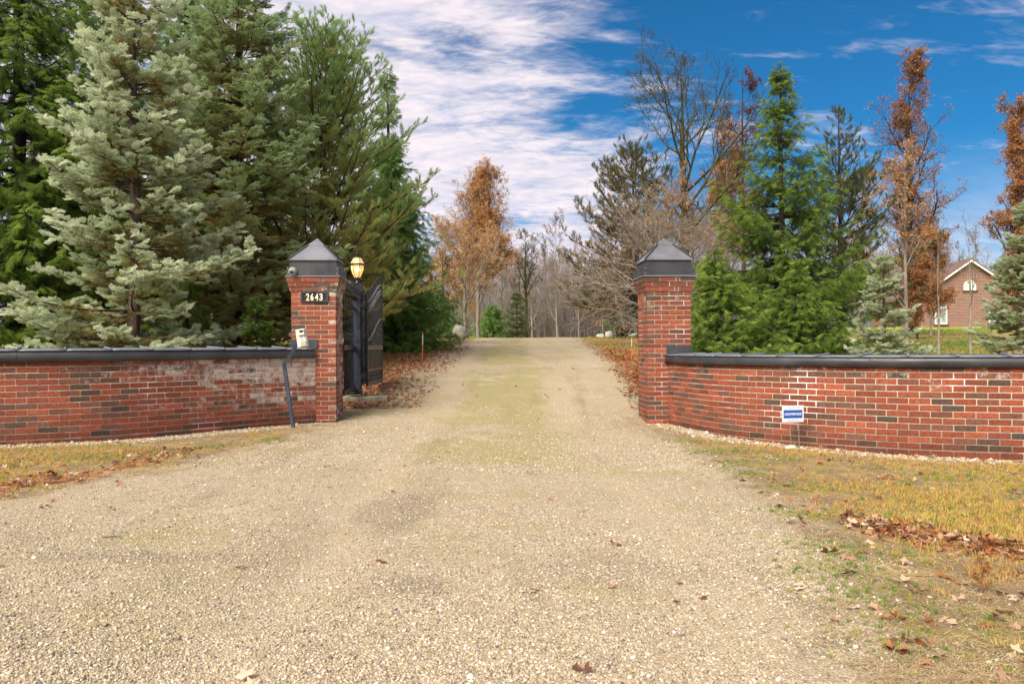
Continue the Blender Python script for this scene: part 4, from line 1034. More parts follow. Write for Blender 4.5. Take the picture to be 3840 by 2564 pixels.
def pebble(seed):
    bm = bmesh.new(); bmesh.ops.create_icosphere(bm, subdivisions=1 if seed % 3 else 2, radius=.5); r = random.Random(seed)
    sx_, sy_, sz_ = r.uniform(.8, 1.3), r.uniform(.7, 1.0), r.uniform(.45, .7)
    for v in bm.verts: v.co = Vector((v.co.x * sx_, v.co.y * sy_, v.co.z * sz_)) * (1 + r.uniform(-.12, .12))
    me = bpy.data.meshes.new('pebble'); bm.to_mesh(me); bm.free(); me.materials.append(M['pebble'])
    me.polygons.foreach_set('use_smooth', [True] * len(me.polygons)); return bpy.data.objects.new('pebble', me)
T_ = {}
T_['blue'] = [spray(i, 8, 44, .19, .042, M['blue'], name='blue_spray', ang=50) for i in range(3)]
T_['norway'] = [spray(10 + i, 7, 44, .13, .034, M['norway'], name='spruce_spray', droop=.35, ang=38) for i in range(3)]
T_['dull'] = [spray(20 + i, 8, 40, .15, .046, M['dull'], name='dull_spray') for i in range(3)]
T_['darkgreen'] = [spray(30 + i, 7, 44, .13, .034, M['darkgreen'], name='dark_spray', droop=.35, ang=38) for i in range(3)]
T_['pine'] = [tuft(40 + i, 95, .50, .026, M['pine'], name='pine_tuft') for i in range(3)]
T_['pinedark'] = [tuft(45 + i, 90, .50, .024, M['pinedark'], name='bronze_tuft') for i in range(3)]
T_['oak'] = [leaf_clump(50 + i, 6, M['oak'], 'oak_cluster') for i in range(4)]
T_['red'] = [leaf_clump(60 + i, 5, M['redleaf'], 'red_cluster') for i in range(3)]
T_['grass'] = [grass_tuft(70 + i, 16, M['grass']) for i in range(4)]
T_['litter'] = []
for i in range(5):
    V, Fc = leaf_geo(np.random.default_rng(80 + i), .5, .45); T_['litter'].append(template('leaf', V - np.array([.5, 0, 0]), Fc, M['litter']))
T_['pebble'] = [pebble(i) for i in range(6)]

# ------------------------------------------------------------------ conifers
STY = {
 #        elev low/high, droop, tip-up, prof, sec angle, sec len, hang, per-metre, bark
 'blue':  dict(e0=2, e1=38, dr=.10, up=.12, prof=.85, ang=48, sl=.34, hang=.08, sec=11, sp=.060, ss=.165, jit=.18),
 'norway':dict(e0=-14, e1=40, dr=.20, up=.30, prof=.98, ang=52, sl=.30, hang=.75, sec=12, sp=.060, ss=.165, jit=.2),
 'pine':  dict(e0=2, e1=50, dr=.02, up=.22, prof=.50, ang=48, sl=.36, hang=-.15, sec=6.0, sp=.12, ss=.21, jit=.30),
}
def conifer(label, px, Z, H, R, style, tmpl, seed, nb=None, z_low=.03, lean=0, bare=.25, tintf=None, cat='spruce tree', group=None, hide_back=False, trunk_r=None, scale=1.0, dens=1.0, barkm='bark_dark', name=None, prof=None, tier=2.6, tj=.22):
    
    st = STY[style]; r = np.random.default_rng(seed); x0 = X(px, Z); z0 = terf(x0, Z) - .05
    root = thing(name or cat.replace(' ', '_'), label, cat, (x0, Z, z0), group=group)
    tr = trunk_r or H * .014
    zt = np.linspace(0, H, 14); wob = np.cumsum(r.normal(size=(14, 2)) * .02 * H / 10, 0)
    TP = np.stack([wob[:, 0] + lean * (zt / H) ** 1.3, wob[:, 1], zt], 1)[None]; TR = (tr * (1 - zt / H) ** .8 + .008)[None]
    nb = int((nb or int(H * 20)) * 1.35)
    t = np.sort(r.random(nb) ** .93) * (1 - z_low - .01) + z_low
    t = np.where(t < .9, (np.round(t * H * tier) + r.normal(size=nb) * tj) / (H * tier), t).clip(z_low, .985)   # loose whorls
    az = np.arange(nb) * 2.39996 + r.normal(size=nb) * .4
    prof = (1 - t) ** (prof or st['prof']) * np.clip(.55 + t * 3.5, 0, 1)
    Ln = np.maximum(R * prof * (1 + r.normal(size=nb) * st['jit'] * .9).clip(.45, 1.12 if style == 'pine' else 1.35), .10 * scale)
    el = np.radians(st['e0'] + (st['e1'] - st['e0']) * t + r.normal(size=nb) * 7)
    S0 = np.stack([np.interp(t * H, zt, TP[0, :, i]) for i in range(3)], 1)
    ah = np.stack([np.cos(az), np.sin(az), np.zeros(nb)], 1)
    n = 8; s = np.linspace(0, 1, n)
    side = np.stack([-np.sin(az), np.cos(az), np.zeros(nb)], 1) * (r.normal(size=nb) * .12)[:, None]
    def bpt(idx, s):
        s = s[:, None]; l = Ln[idx][:, None]
        P = S0[idx] + ah[idx] * l * s * np.cos(el[idx])[:, None] + side[idx] * l * s * s
        P = P + np.array([0, 0, 1.]) * l * (s * np.sin(el[idx])[:, None] - st['dr'] * 1.6 * s * (1 - .4 * s) + st['up'] * s ** 3)
        return P
    I = np.repeat(np.arange(nb), n); BPn = bpt(I, np.tile(s, nb)).reshape(nb, n, 3)
    BR = (np.minimum(tr * .42, .010 * Ln + .004)[:, None] * (1 - s * .85)[None]).clip(.0025)
    # secondaries
    k = np.maximum((Ln * st['sec'] * dens / scale).astype(int), 2); J = np.repeat(np.arange(nb), k); q = np.concatenate([np.arange(a) for a in k]) / np.repeat(k, k)
    sj = (bare * .6 + (1 - bare * .6) * (q + r.random(len(q)) / np.repeat(k, k))).clip(0, .99)
    P0 = bpt(J, sj); Tg = norm(bpt(J, np.minimum(sj + .05, 1.05)) - P0)
    sg = np.where(np.arange(len(J)) % 2 == 0, 1., -1.) ; a = np.radians(st['ang'] + r.normal(size=len(J)) * 12) * sg
    Hs = norm(np.cross(Tg, [0, 0, 1.])); Dj = norm(Tg * np.cos(a)[:, None] + Hs * np.sin(a)[:, None] + np.array([0, 0, 1.]) * (r.normal(size=len(J)) * .16 - st['hang'] * .55)[:, None])
    sl = (np.maximum(Ln[J] * st['sl'] * (1.15 - sj) * r.uniform(.6, 1.2, len(J)), .16 * scale)).clip(0, 1.1 * scale if style != 'pine' else 1.6)
    m = 4; ss_ = np.linspace(0, 1, m)
    SP = P0[:, None] + Dj[:, None] * (sl[:, None] * ss_[None])[..., None]; SP[:, :, 2] -= st['hang'] * .35 * sl[:, None] * ss_[None] ** 2
    SR = (.0045 * (1 - ss_ * .6)[None] * np.ones((len(J), 1)))
    V, Fq = tubes([(TP, TR), (BPn, BR)], 7); mt = link('trunk', np_mesh('trunk', V, Fq, M[barkm], True), root)
    V2, F2 = tubes([(SP, SR)], 3); link('branches', np_mesh('branches', V2, F2, M[barkm]), root)['kind'] = 'stuff'
    # sprays along secondaries and at branch ends
    stp = st['sp'] * scale
    c = np.maximum((sl / stp).astype(int), 1) + 1; K = np.repeat(np.arange(len(J)), c); u = (np.concatenate([np.arange(a_) for a_ in c]) + r.random(len(K)) * .7) / np.repeat(c, c)
    f0 = .25 if style == 'pine' else 0.0
    u = f0 + u * (1 - f0)
    PP = P0[K] + Dj[K] * (sl[K] * u)[:, None]; PP[:, 2] -= st['hang'] * .35 * sl[K] * u ** 2
    sg2 = np.where(r.random(len(K)) < .5, 1., -1.); H2 = norm(np.cross(Dj[K], [0, 0, 1.])); b2 = np.radians(r.uniform(5, 55, len(K))) * sg2
    DD = Dj[K] * np.cos(b2)[:, None] + H2 * np.sin(b2)[:, None] + r.normal(size=(len(K), 3)) * .14
    if style == 'norway': DD[:, 2] -= r.uniform(.1, 1.3, len(K)) * (1 - .5 * (sj[K] > .85))
    elif style == 'pine': DD = DD * .8 + np.array([0, 0, .55]) + r.normal(size=DD.shape) * .2
    else: DD[:, 2] += r.uniform(-.12, .45, len(K))
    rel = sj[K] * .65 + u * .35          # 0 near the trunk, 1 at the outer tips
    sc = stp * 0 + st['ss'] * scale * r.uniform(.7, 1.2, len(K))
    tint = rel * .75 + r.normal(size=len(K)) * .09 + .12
    if tintf is not None: tint = tintf(PP, rel, tint, t[J][K], r)
    keep = r.random(len(K)) < np.clip((rel - bare * .7) / .25 + .6, .0, 1)
    if hide_back: keep &= (PP[:, 1] < R * .55)
    PP, DD, sc, tint = PP[keep], DD[keep], sc[keep], tint[keep]
    Nn = np.tile([0, 0, 1.], (len(PP), 1)) + r.normal(size=PP.shape) * .35
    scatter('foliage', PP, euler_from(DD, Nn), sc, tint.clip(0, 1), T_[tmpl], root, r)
    return root

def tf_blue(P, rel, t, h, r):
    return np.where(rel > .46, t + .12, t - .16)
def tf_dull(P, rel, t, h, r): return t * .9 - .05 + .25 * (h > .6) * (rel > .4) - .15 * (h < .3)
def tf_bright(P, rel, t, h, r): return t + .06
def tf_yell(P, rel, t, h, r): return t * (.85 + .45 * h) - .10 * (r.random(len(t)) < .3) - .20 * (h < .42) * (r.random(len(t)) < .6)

def big(label, *a, **k): return conifer(label, *a, **k)
# left of the drive
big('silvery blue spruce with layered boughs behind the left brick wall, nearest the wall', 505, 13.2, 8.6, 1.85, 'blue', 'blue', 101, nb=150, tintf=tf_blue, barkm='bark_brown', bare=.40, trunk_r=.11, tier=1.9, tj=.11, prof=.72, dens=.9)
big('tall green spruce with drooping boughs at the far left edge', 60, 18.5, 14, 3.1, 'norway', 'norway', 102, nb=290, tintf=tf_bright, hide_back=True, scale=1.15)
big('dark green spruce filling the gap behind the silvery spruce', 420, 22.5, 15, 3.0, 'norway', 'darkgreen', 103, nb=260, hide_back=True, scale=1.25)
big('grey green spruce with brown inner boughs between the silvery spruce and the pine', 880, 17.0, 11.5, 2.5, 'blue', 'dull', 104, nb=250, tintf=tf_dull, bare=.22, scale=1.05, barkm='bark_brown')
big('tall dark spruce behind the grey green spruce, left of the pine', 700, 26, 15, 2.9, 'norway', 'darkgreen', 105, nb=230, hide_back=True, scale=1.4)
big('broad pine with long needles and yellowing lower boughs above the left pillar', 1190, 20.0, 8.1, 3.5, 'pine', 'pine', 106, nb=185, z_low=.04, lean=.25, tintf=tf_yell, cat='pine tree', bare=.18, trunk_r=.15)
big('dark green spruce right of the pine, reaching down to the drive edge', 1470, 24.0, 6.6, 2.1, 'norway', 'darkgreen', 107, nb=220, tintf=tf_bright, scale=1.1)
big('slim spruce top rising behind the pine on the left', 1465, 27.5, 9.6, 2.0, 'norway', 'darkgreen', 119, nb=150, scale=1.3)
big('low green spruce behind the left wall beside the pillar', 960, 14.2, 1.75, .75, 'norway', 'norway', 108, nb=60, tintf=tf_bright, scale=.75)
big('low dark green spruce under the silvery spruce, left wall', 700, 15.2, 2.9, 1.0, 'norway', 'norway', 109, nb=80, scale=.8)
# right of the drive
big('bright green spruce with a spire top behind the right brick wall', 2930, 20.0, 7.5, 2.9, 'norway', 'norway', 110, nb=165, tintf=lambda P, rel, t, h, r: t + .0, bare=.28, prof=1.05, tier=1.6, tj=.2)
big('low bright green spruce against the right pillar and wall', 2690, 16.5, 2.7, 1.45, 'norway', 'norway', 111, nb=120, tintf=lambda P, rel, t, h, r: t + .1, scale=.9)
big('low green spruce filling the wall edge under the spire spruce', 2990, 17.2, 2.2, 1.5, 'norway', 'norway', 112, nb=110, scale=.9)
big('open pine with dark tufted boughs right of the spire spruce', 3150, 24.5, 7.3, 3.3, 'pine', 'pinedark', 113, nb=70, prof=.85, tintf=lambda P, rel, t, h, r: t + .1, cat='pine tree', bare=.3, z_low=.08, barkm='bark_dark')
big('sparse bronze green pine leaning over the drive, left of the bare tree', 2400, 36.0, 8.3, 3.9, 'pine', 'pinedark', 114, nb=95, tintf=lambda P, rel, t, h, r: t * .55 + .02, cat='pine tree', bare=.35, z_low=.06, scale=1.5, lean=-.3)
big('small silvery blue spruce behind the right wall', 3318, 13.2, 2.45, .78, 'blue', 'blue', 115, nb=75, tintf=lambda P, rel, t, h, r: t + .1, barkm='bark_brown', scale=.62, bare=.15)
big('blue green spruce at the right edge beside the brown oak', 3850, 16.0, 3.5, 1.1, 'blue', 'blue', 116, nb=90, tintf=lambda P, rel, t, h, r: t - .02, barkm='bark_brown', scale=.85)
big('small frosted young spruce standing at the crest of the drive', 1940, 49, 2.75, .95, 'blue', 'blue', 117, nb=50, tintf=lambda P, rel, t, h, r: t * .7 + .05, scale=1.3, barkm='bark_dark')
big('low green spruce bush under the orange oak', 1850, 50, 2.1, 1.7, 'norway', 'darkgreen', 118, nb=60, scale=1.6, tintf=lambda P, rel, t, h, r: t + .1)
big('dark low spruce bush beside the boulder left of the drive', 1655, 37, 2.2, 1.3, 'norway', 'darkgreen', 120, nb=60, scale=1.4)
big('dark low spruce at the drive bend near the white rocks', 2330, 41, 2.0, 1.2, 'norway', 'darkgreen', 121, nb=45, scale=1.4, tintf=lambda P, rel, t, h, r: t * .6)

# ------------------------------------------------------------------ broadleaved trees
def bare_tree(label, px, Z, H, spread, seed, barkm='bark_grey', trunk=.16, lean=0.0, levels=(9, 7, 6, 5), ang=(25, 55), up=.6, low=.25, leaf=None, leafn=0, leafs=.12, cat='bare tree', group=None, fastig=False, leaf_fn=None, name='bare_tree', tipr=.004, lr=.5, parent_only=False, tint=(.5, .2), wig=.12, droop=0, rr0=.55):
    r = np.random.default_rng(seed); x0 = X(px, Z); z0 = terf(x0, Z) - .05; root = thing(name, label, cat, (x0, Z, z0), group=group)
    n = 12; zt = np.linspace(0, H, n); wob = np.cumsum(r.normal(size=(n, 2)) * .014 * H / 10, 0)
    P = np.stack([wob[:, 0] + lean * (zt / H) ** 1.2, wob[:, 1], zt], 1)[None]; R = (trunk * (1 - zt / H * .93) ** 1.0)[None]
    lv = [(P, R)]; sprd = spread / (H * .5)
    P1, R1 = grow(P, R, levels[0], low, .97, ang, lr * sprd, up, 8, r, wig, rr0, .006, tf=.55)
    P2, R2 = grow(P1, R1, levels[1], .25, .98, (25, 55), .48, up * .5, 6, r, wig * 1.3, .6, tipr, tf=.35)
    P3, R3 = grow(P2, R2, levels[2], .25, .98, (25, 60), .55, up * .4 - droop, 5, r, wig * 1.6, .65, tipr, tf=.3)
    lv += [(P1, R1), (P2, R2)]; fine = [(P3, R3)]; last = P3
    if len(levels) > 3 and levels[3]:
        P4, R4 = grow(P3, R3, levels[3], .3, .98, (25, 65), .6, up * .3 - droop * 2, 4, r, wig * 2, .7, tipr, tf=.3); fine.append((P4, R4)); last = P4
    V, Fq = tubes(lv, 7); link('trunk', np_mesh('trunk', V, Fq, M[barkm], True), root)
    V, Fq = tubes(fine, 3); o = link('twigs', np_mesh('twigs', V, Fq, M[barkm]), root); o['kind'] = 'stuff'
    if leaf:
        pts = np.concatenate([last[:, j] for j in range(1, last.shape[1])] + [P3[:, 2], P3[:, 4]]); pr = np.ones(len(pts)) if leaf_fn is None else leaf_fn(pts[:, 0], pts[:, 1], pts[:, 2] / H)
        pr = pr / pr.sum(); idx = r.choice(len(pts), size=leafn, p=pr, replace=len(pts) < leafn * 1.1)
        pts = pts[idx] + r.normal(size=(leafn, 3)) * leafs * .4
        D = r.normal(size=(leafn, 3)) + np.array([0, 0, -.4]); scatter('leaves', pts, euler_from(D, r.normal(size=(leafn, 3))), leafs * r.uniform(.7, 1.3, leafn), (tint[0] + tint[1] * r.normal(size=leafn)).clip(0, 1), T_[leaf], root, r)
    return root
FT = dict(ang=(10, 24), up=1.0, low=.10)
bare_tree('orange leaved oak with a bare spire top at the end of the drive, left side', 1792, 45, 8.6, 3.4, 201, 'bark_grey', .12, levels=(34, 8, 6, 3), leaf='oak', leafn=11000, leafs=.18, cat='oak tree', name='oak_tree',
          leaf_fn=lambda x, y, h: np.clip(1.05 - 1.15 * h, .05, 1) ** 1.6 * np.where(x > -.2, 2.0, .7), tint=(.70, .18), tipr=.006, lr=.72, ang=(12, 34), up=.9, low=.10)
bare_tree('brown leaved columnar oak behind the right wall, tallest on the right', 3415, 35, 11.7, 1.45, 202, 'bark_dark', .15, levels=(34, 7, 5, 2), leaf='oak', leafn=5600, leafs=.155, cat='oak tree', name='oak_tree',
          leaf_fn=lambda x, y, h: np.where(h > .62, .42, np.where(h < .3, 2.2, 1.1)) * (1 + .6 * np.sin(h * 19 + x * 3)), tint=(.34, .2), tipr=.005, lr=1.25, ang=(16, 34), up=.9, low=.06)
bare_tree('brown leaved columnar oak at the right edge of the view', 3825, 25, 7.4, 1.15, 203, 'bark_brown', .12, levels=(30, 7, 5, 2), leaf='oak', leafn=5600, leafs=.13, cat='oak tree', name='oak_tree',
          leaf_fn=lambda x, y, h: np.clip(1.2 - h, .12, 1), tint=(.48, .26), tipr=.004, lr=.9, ang=(10, 22), up=1.1, low=.05)
bare_tree('oak with rusty leaves between the bare tree and the spire spruce', 2730, 42, 10.4, 3.2, 204, 'bark_grey', .17, levels=(16, 8, 6, 3), leaf='oak', leafn=4500, leafs=.22, cat='oak tree', name='oak_tree', leaf_fn=lambda x, y, h: np.clip(1.3 - 1.3 * h, .05, 1), tint=(.6, .2), tipr=.006, ang=(18, 42), up=.8)
bare_tree('tall bare mossy tree with an open crown above the right pillar', 2568, 30, 10.0, 3.4, 205, 'bark_moss', .25, levels=(20, 8, 6, 4), up=.5, low=.34, cat='bare tree', tipr=.0065, ang=(34, 60), lr=.80, wig=.10, rr0=.46)
bare_tree('bare tree with a few dark red leaves high behind the spire spruce', 2790, 38, 12.6, 2.7, 206, 'bark_dark', .14, levels=(11, 7, 6, 4), leaf='red', leafn=900, leafs=.17, up=.8, tipr=.005)
bare_tree('low spreading crab apple of grey twigs and tan leaves beside the right pillar', 2475, 27, 4.2, 3.4, 207, 'bark_pale', .10, levels=(26, 9, 7, 4), leaf='oak', leafn=450, leafs=.12, up=.15, low=.12, ang=(45, 80), tint=(.8, .12), tipr=.005, lr=.72, wig=.18, cat='crab apple', name='crab_apple', droop=.15)
bare_tree('tangled grey crab apple with rusty leaves behind the right pillar', 2600, 31, 5.4, 3.4, 208, 'bark_grey', .11, levels=(22, 9, 7, 4), leaf='oak', leafn=1300, leafs=.15, up=.25, low=.15, ang=(40, 75), tint=(.72, .2), tipr=.005, lr=.7, wig=.18, cat='crab apple', name='crab_apple')
bare_tree('round grey twigged tree with pale orange leaves under the orange oak', 1745, 40, 4.8, 2.7, 209, 'bark_pale', .12, levels=(16, 9, 6, 4), leaf='oak', leafn=1500, leafs=.17, up=.4, low=.2, ang=(35, 70), tint=(.85, .12), tipr=.007, lr=.75, cat='crab apple', name='crab_apple')
bare_tree('mossy trunked bare tree beside the frosted young spruce at the crest', 1974, 52, 6.9, 2.0, 210, 'bark_moss', .13, levels=(14, 8, 6, 3), up=.8, tipr=.009, ang=(22, 48), low=.25)
bare_tree('pale twigged bare tree in front of the tall columnar oak', 3400, 22, 5.6, 1.7, 211, 'bark_pale', .07, levels=(16, 8, 6, 3), up=.7, tipr=.0035, ang=(20, 45), low=.18, leaf='oak', leafn=500, leafs=.12, tint=(.8, .1))
bare_tree('thin leafless twiggy tree between the pine and the columnar oak', 3230, 32, 6.6, 2.2, 212, 'bark_grey', .08, levels=(14, 8, 6, 3), up=.7, tipr=.0045, ang=(22, 48), low=.2, leaf='oak', leafn=700, leafs=.14, tint=(.75, .12))
bare_tree('brown leaved shrub below the tall columnar oak, right lawn', 3440, 30, 2.5, 1.0, 213, 'bark_brown', .05, levels=(14, 6, 5, 0), up=.6, leaf='oak', leafn=1900, leafs=.17, tint=(.30, .15), cat='shrub', name='leafy_shrub', ang=(25, 60), low=.05)
bare_tree('brown leaved young oak left of the house, between the tall columnar oak and the saplings', 3490, 33, 4.2, 1.5, 214, 'bark_grey', .05, levels=(20, 7, 5, 0), up=.7, leaf='oak', leafn=3200, leafs=.17, tint=(.5, .2), cat='oak tree', name='oak_tree', ang=(20, 45), low=.05)
def sapling(label, px, Z, H, seed): return bare_tree(label, px, Z, H, .95, seed, 'bark_pale', .040, levels=(8, 4, 3, 0), up=.8, low=.38, tipr=.004, ang=(25, 50), cat='sapling', name='sapling', lr=.7)
sapling('bare sapling on the right lawn below the house, left one', 3520, 20, 3.1, 301)
sapling('bare sapling in front of the middle of the brick house', 3640, 20, 3.3, 302)
bare_tree('thin bare tree at the lawn edge left of the boulder', 1665, 36, 4.2, 1.6, 303, 'bark_dark', .06, levels=(8, 6, 5, 3), up=.6, tipr=.007, cat='bare tree')
for i, (px, Z, H) in enumerate(((1660, 70, 7), (1730, 72, 6.5))):
    bare_tree(('bare tree with rusty leaves left behind the orange oak', 'second rusty leaved tree behind the orange oak')[i], px, Z, H, 3.0, 310 + i, 'bark_pale', .14, levels=(12, 7, 6, 3), up=.7, tipr=.01, leaf='oak', leafn=1500, leafs=.25, tint=(.75, .12), cat='oak tree', name='oak_tree')

# woods on the skyline: single trees in front (copies), the mass behind as one
proto = []
wr = random.Random(4)
wood_spots = [(1995, 92), (2045, 98), (2090, 90), (2130, 100), (2170, 94), (2215, 102), (2260, 96), (2310, 90), (2360, 100), (1930, 100), (1880, 96), (3480, 120), (3540, 112), (3600, 118), (3660, 110), (3720, 120), (3790, 114), (3330, 118), (1560, 96), (1480, 104), (2430, 104), (2500, 98)]
for i, (px, Z) in enumerate(wood_spots):
    if i < 3:
        b = bare_tree('tall leafless grey tree in the woods on the skyline', px, Z, 12.0 + i, 3.6, 400 + i, 'bark_grey', .12, levels=(16, 8, 6, 4), up=1.0, tipr=.014, ang=(18, 42), low=.15, group='bare trees of the far woods'); proto.append(b)
    else:
        s = proto[i % 3]; b = s.copy(); COL.objects.link(b); x = X(px, Z); b.location = (x, Z, terf(x, Z) - .1); b.rotation_euler.z = wr.uniform(0, 6.28); k = wr.uniform(.82, 1.02); b.scale = (k, k, k)
        for ch in s.children:
            c = ch.copy(); COL.objects.link(c); c.parent = b
def woods():
    r = np.random.default_rng(9); bt = []
    px = np.concatenate([r.uniform(-300, 4300, 300), r.uniform(1500, 2700, 330)]); Z = r.uniform(105, 150, len(px)); H = r.uniform(9, 14.5, len(px)) * Z / 125
    x = (px - 1920) / F * Z; z0 = ter(x, Z); n = 6; zt = np.linspace(0, 1, n)
    wob = np.cumsum(r.normal(size=(len(px), n, 2)) * .18, 1)
    P = np.stack([x[:, None] + wob[..., 0], Z[:, None] + wob[..., 1], z0[:, None] + H[:, None] * zt], -1); R = r.uniform(.04, .12, len(px))[:, None] * (1 - .85 * zt)[None]
    P1, R1 = grow(P, R, 13, .12, .97, (22, 52), .36, .8, 5, r, .16, .5, .020, tf=.5)
    P2, R2 = grow(P1, R1, 8, .2, .98, (22, 55), .5, .6, 3, r, .25, .6, .016)
    V, Fq = tubes([(P, R), (P1, R1), (P2, R2)], 4)
    o = link('far_woods', np_mesh('far_woods', V, Fq, M['bark_wood'])); tag(o, 'leafless grey woods closing the skyline behind the drive and house', 'woods', kind='stuff')
    # undergrowth: thickets of thin stems
    m = 5200; px = np.concatenate([r.uniform(-300, 4200, m // 2), r.uniform(1500, 2700, m - m // 2)]); Z = r.uniform(95, 125, m); x = (px - 1920) / F * Z; H = r.uniform(2, 7, m)
    P = np.stack([x[:, None] + np.cumsum(r.normal(size=(m, 4)) * .22, 1), Z[:, None] + np.zeros((m, 4)), ter(x, Z)[:, None] + H[:, None] * np.linspace(0, 1, 4)], -1); R = np.full((m, 4), .03)
    P1, R1 = grow(P, R, 5, .15, .97, (20, 55), .5, .5, 3, r, .2, .7, .02)
    V, Fq = tubes([(P, R), (P1, R1)], 3); o = link('undergrowth', np_mesh('undergrowth', V, Fq, M['bark_wood'])); tag(o, 'thicket of bare stems at the foot of the far woods', 'thicket', kind='stuff')
woods()

# ------------------------------------------------------------------ ground scatter
def stuff(name, label, cat, x, y, dz, D, Nn, sc, tint, tmpl, r, pick=None):
    P = np.stack([x, y, gz(x, y) + dz], 1); o = scatter(name, P, euler_from(D, Nn), sc, tint.clip(0, 1), tmpl, None, r, pick); tag(o, label, cat, kind='stuff'); return o
rg = np.random.default_rng(77)
def flatdir(n, tilt=.25):
    a = rg.uniform(0, 2 * math.pi, n); return np.stack([np.cos(a), np.sin(a), rg.normal(size=n) * tilt], 1), np.stack([rg.normal(size=n) * tilt, rg.normal(size=n) * tilt, np.ones(n)], 1)
def frustum(n, z0, z1, pw=1.6, wide=.70):
    u = rg.random(n); y = (z0 ** (1 - pw) + u * (z1 ** (1 - pw) - z0 ** (1 - pw))) ** (1 / (1 - pw)); return rg.uniform(-wide, wide, n) * y, y
def notwall(x, y, d=.02):
    """on the camera side of the walls, not inside wall or pillars"""
    b = np.interp(x, np.concatenate([LW[:, 0], [-2.79, 2.20], RW[:, 0]]), np.concatenate([LW[:, 1], [60, 60], RW[:, 1]]))
    return (y < b - d) & ~((np.abs(x - lpx) < .36) & (np.abs(y - lpy) < .36)) & ~((np.abs(x - rpx) < .36) & (np.abs(y - rpy) < .36))
# gravel
x, y = frustum(290000, 2.3, 13.0, 1.35); sdv = road(x, y) + .45 * wn(x, y, 1.9, 3) + .25 * wn(x, y, 6.3, 8); wd = walldist(x, y)
patch = .62 + .38 * wn(x, y, 1.4, 6)
keep = notwall(x, y) & ((rg.random(len(x)) < np.clip(.5 + sdv / .5, 0.05, 1) * np.clip(patch, .25, 1)) | (rg.random(len(x)) < np.clip((.62 - wd) / .35, 0, .95)))
x, y, wd = x[keep], y[keep], wd[keep]; n = len(x); D, Nn = flatdir(n, .3)
sc = np.exp(rg.normal(-5.02, .40, n)).clip(.004, .026) * np.where(wd < .30 + .25 * rg.random(n), 1.5, 1.0) * (1 + .45 * (y > 7))
stuff('gravel', 'loose tan and white gravel over the drive and along the walls', 'gravel', x, y, sc * .12, D, Nn, sc, rg.random(n) ** .85 + .10 * (wd < .45) + rg.normal(size=n) * .03, T_['pebble'], rg)
# grass
x, y = frustum(62000, 2.4, 12.5, 1.2); sdv = road(x, y); wd = walldist(x, y); nz = wn(x, y, 1.25, 1) + .5 * wn(x, y, 4.1, 2)
dens = np.where(x > 0, np.clip((-sdv - .15) / .55, 0, 1) * np.clip(.42 + .75 * nz + .30 * (x - 2.4), 0.0, 1) * np.clip((y - 3.9 + .25 * nz) / .9, .28, 1), np.clip((-sdv + .05) / .4, 0, 1) * np.clip(.38 + .7 * nz + .35 * (-x - 4), 0, 1))
keep = notwall(x, y, .1) & (rg.random(len(x)) < dens) & ((wd > .42) | (rg.random(len(x)) < .12)) & (rg.random(len(x)) > .6 * leafy(x, y)); x, y = x[keep], y[keep]; n = len(x)
D, Nn = flatdir(n, .12); D[:, 2] = 0; Nn = np.stack([rg.normal(size=n) * .5, rg.normal(size=n) * .5, np.ones(n)], 1)
gt = .30 + .34 * wn(x, y, 1.1, 7) + .16 * wn(x, y, 5.2, 3) + rg.normal(size=n) * .18
stuff('lawn_grass', 'short yellowing grass tufts on the verges in front of the brick walls', 'grass', x, y, np.zeros(n), D, Nn, rg.uniform(.018, .045, n) * (1 + .6 * np.clip(wn(x, y, 1.9, 5), 0, 1)) * (1 + .5 * np.clip(wn(x, y, 3.3, 2) + .3, 0, 1) * ((x > 2.1) & (y < 5.6))), gt, T_['grass'], rg)
# green weed tufts at the drive edges
cx = np.array([2.02, 2.05, 2.35, 2.15, 2.6, 1.75, 1.55, 2.3, -3.25, -3.6, -2.75, -3.95, 1.9, 1.7, 1.62, 2.0, 1.45, -4.3]); cy = np.array([9.3, 8.3, 8.5, 7.5, 7.9, 4.3, 3.5, 6.3, 8.7, 8.1, 9.2, 7.8, 5.2, 3.2, 3.9, 6.9, 2.9, 7.7])
k = 95; x = np.repeat(cx, k) + rg.normal(size=len(cx) * k) * .16; y = np.repeat(cy, k) + rg.normal(size=len(cx) * k) * .13; n = len(x); D, Nn = flatdir(n, .1); D[:, 2] = 0
stuff('weed_tufts', 'small fresh green weed patches along the edges of the gravel', 'weeds', x, y, np.zeros(n), D, Nn, rg.uniform(.012, .030, n), .76 + rg.normal(size=n) * .12, T_['grass'], rg)
# lying straw
def straw(seed):
    r = np.random.default_rng(seed); V, Fc = [], []
    for i in range(7):
        a = r.uniform(0, 6.28); p = r.normal(size=2) * .5; c = r.uniform(-.8, .8); o = len(V); w = .022
        for j in range(4):
            q_ = p + np.array([math.cos(a), math.sin(a)]) * .33; a += c * .5; nrm_ = np.array([-math.sin(a), math.cos(a)]) * w * (1 - j * .22); z = .05 + .16 * math.sin(j * 1.1) * r.random()
            V += [(*(p - nrm_), z), (*(p + nrm_), z)]; p = q_
        for j in range(3): Fc += [(o + 2 * j, o + 2 * j + 1, o + 2 * j + 3), (o + 2 * j, o + 2 * j + 3, o + 2 * j + 2)]
    return template('straw', np.array(V), np.array(Fc), M['thatch'])
T_['straw'] = [straw(i) for i in range(4)]
x, y = frustum(42000, 2.4, 11.5, 1.25); sdv = road(x, y) + .3 * wn(x, y, 2.2, 4)
keep = notwall(x, y, .05) & (rg.random(len(x)) < np.clip((-sdv + .35) / .5, 0, 1) * np.clip(.45 + .5 * wn(x, y, 2.7, 1), .08, 1)); x, y = x[keep], y[keep]; n = len(x); D, Nn = flatdir(n, .12)
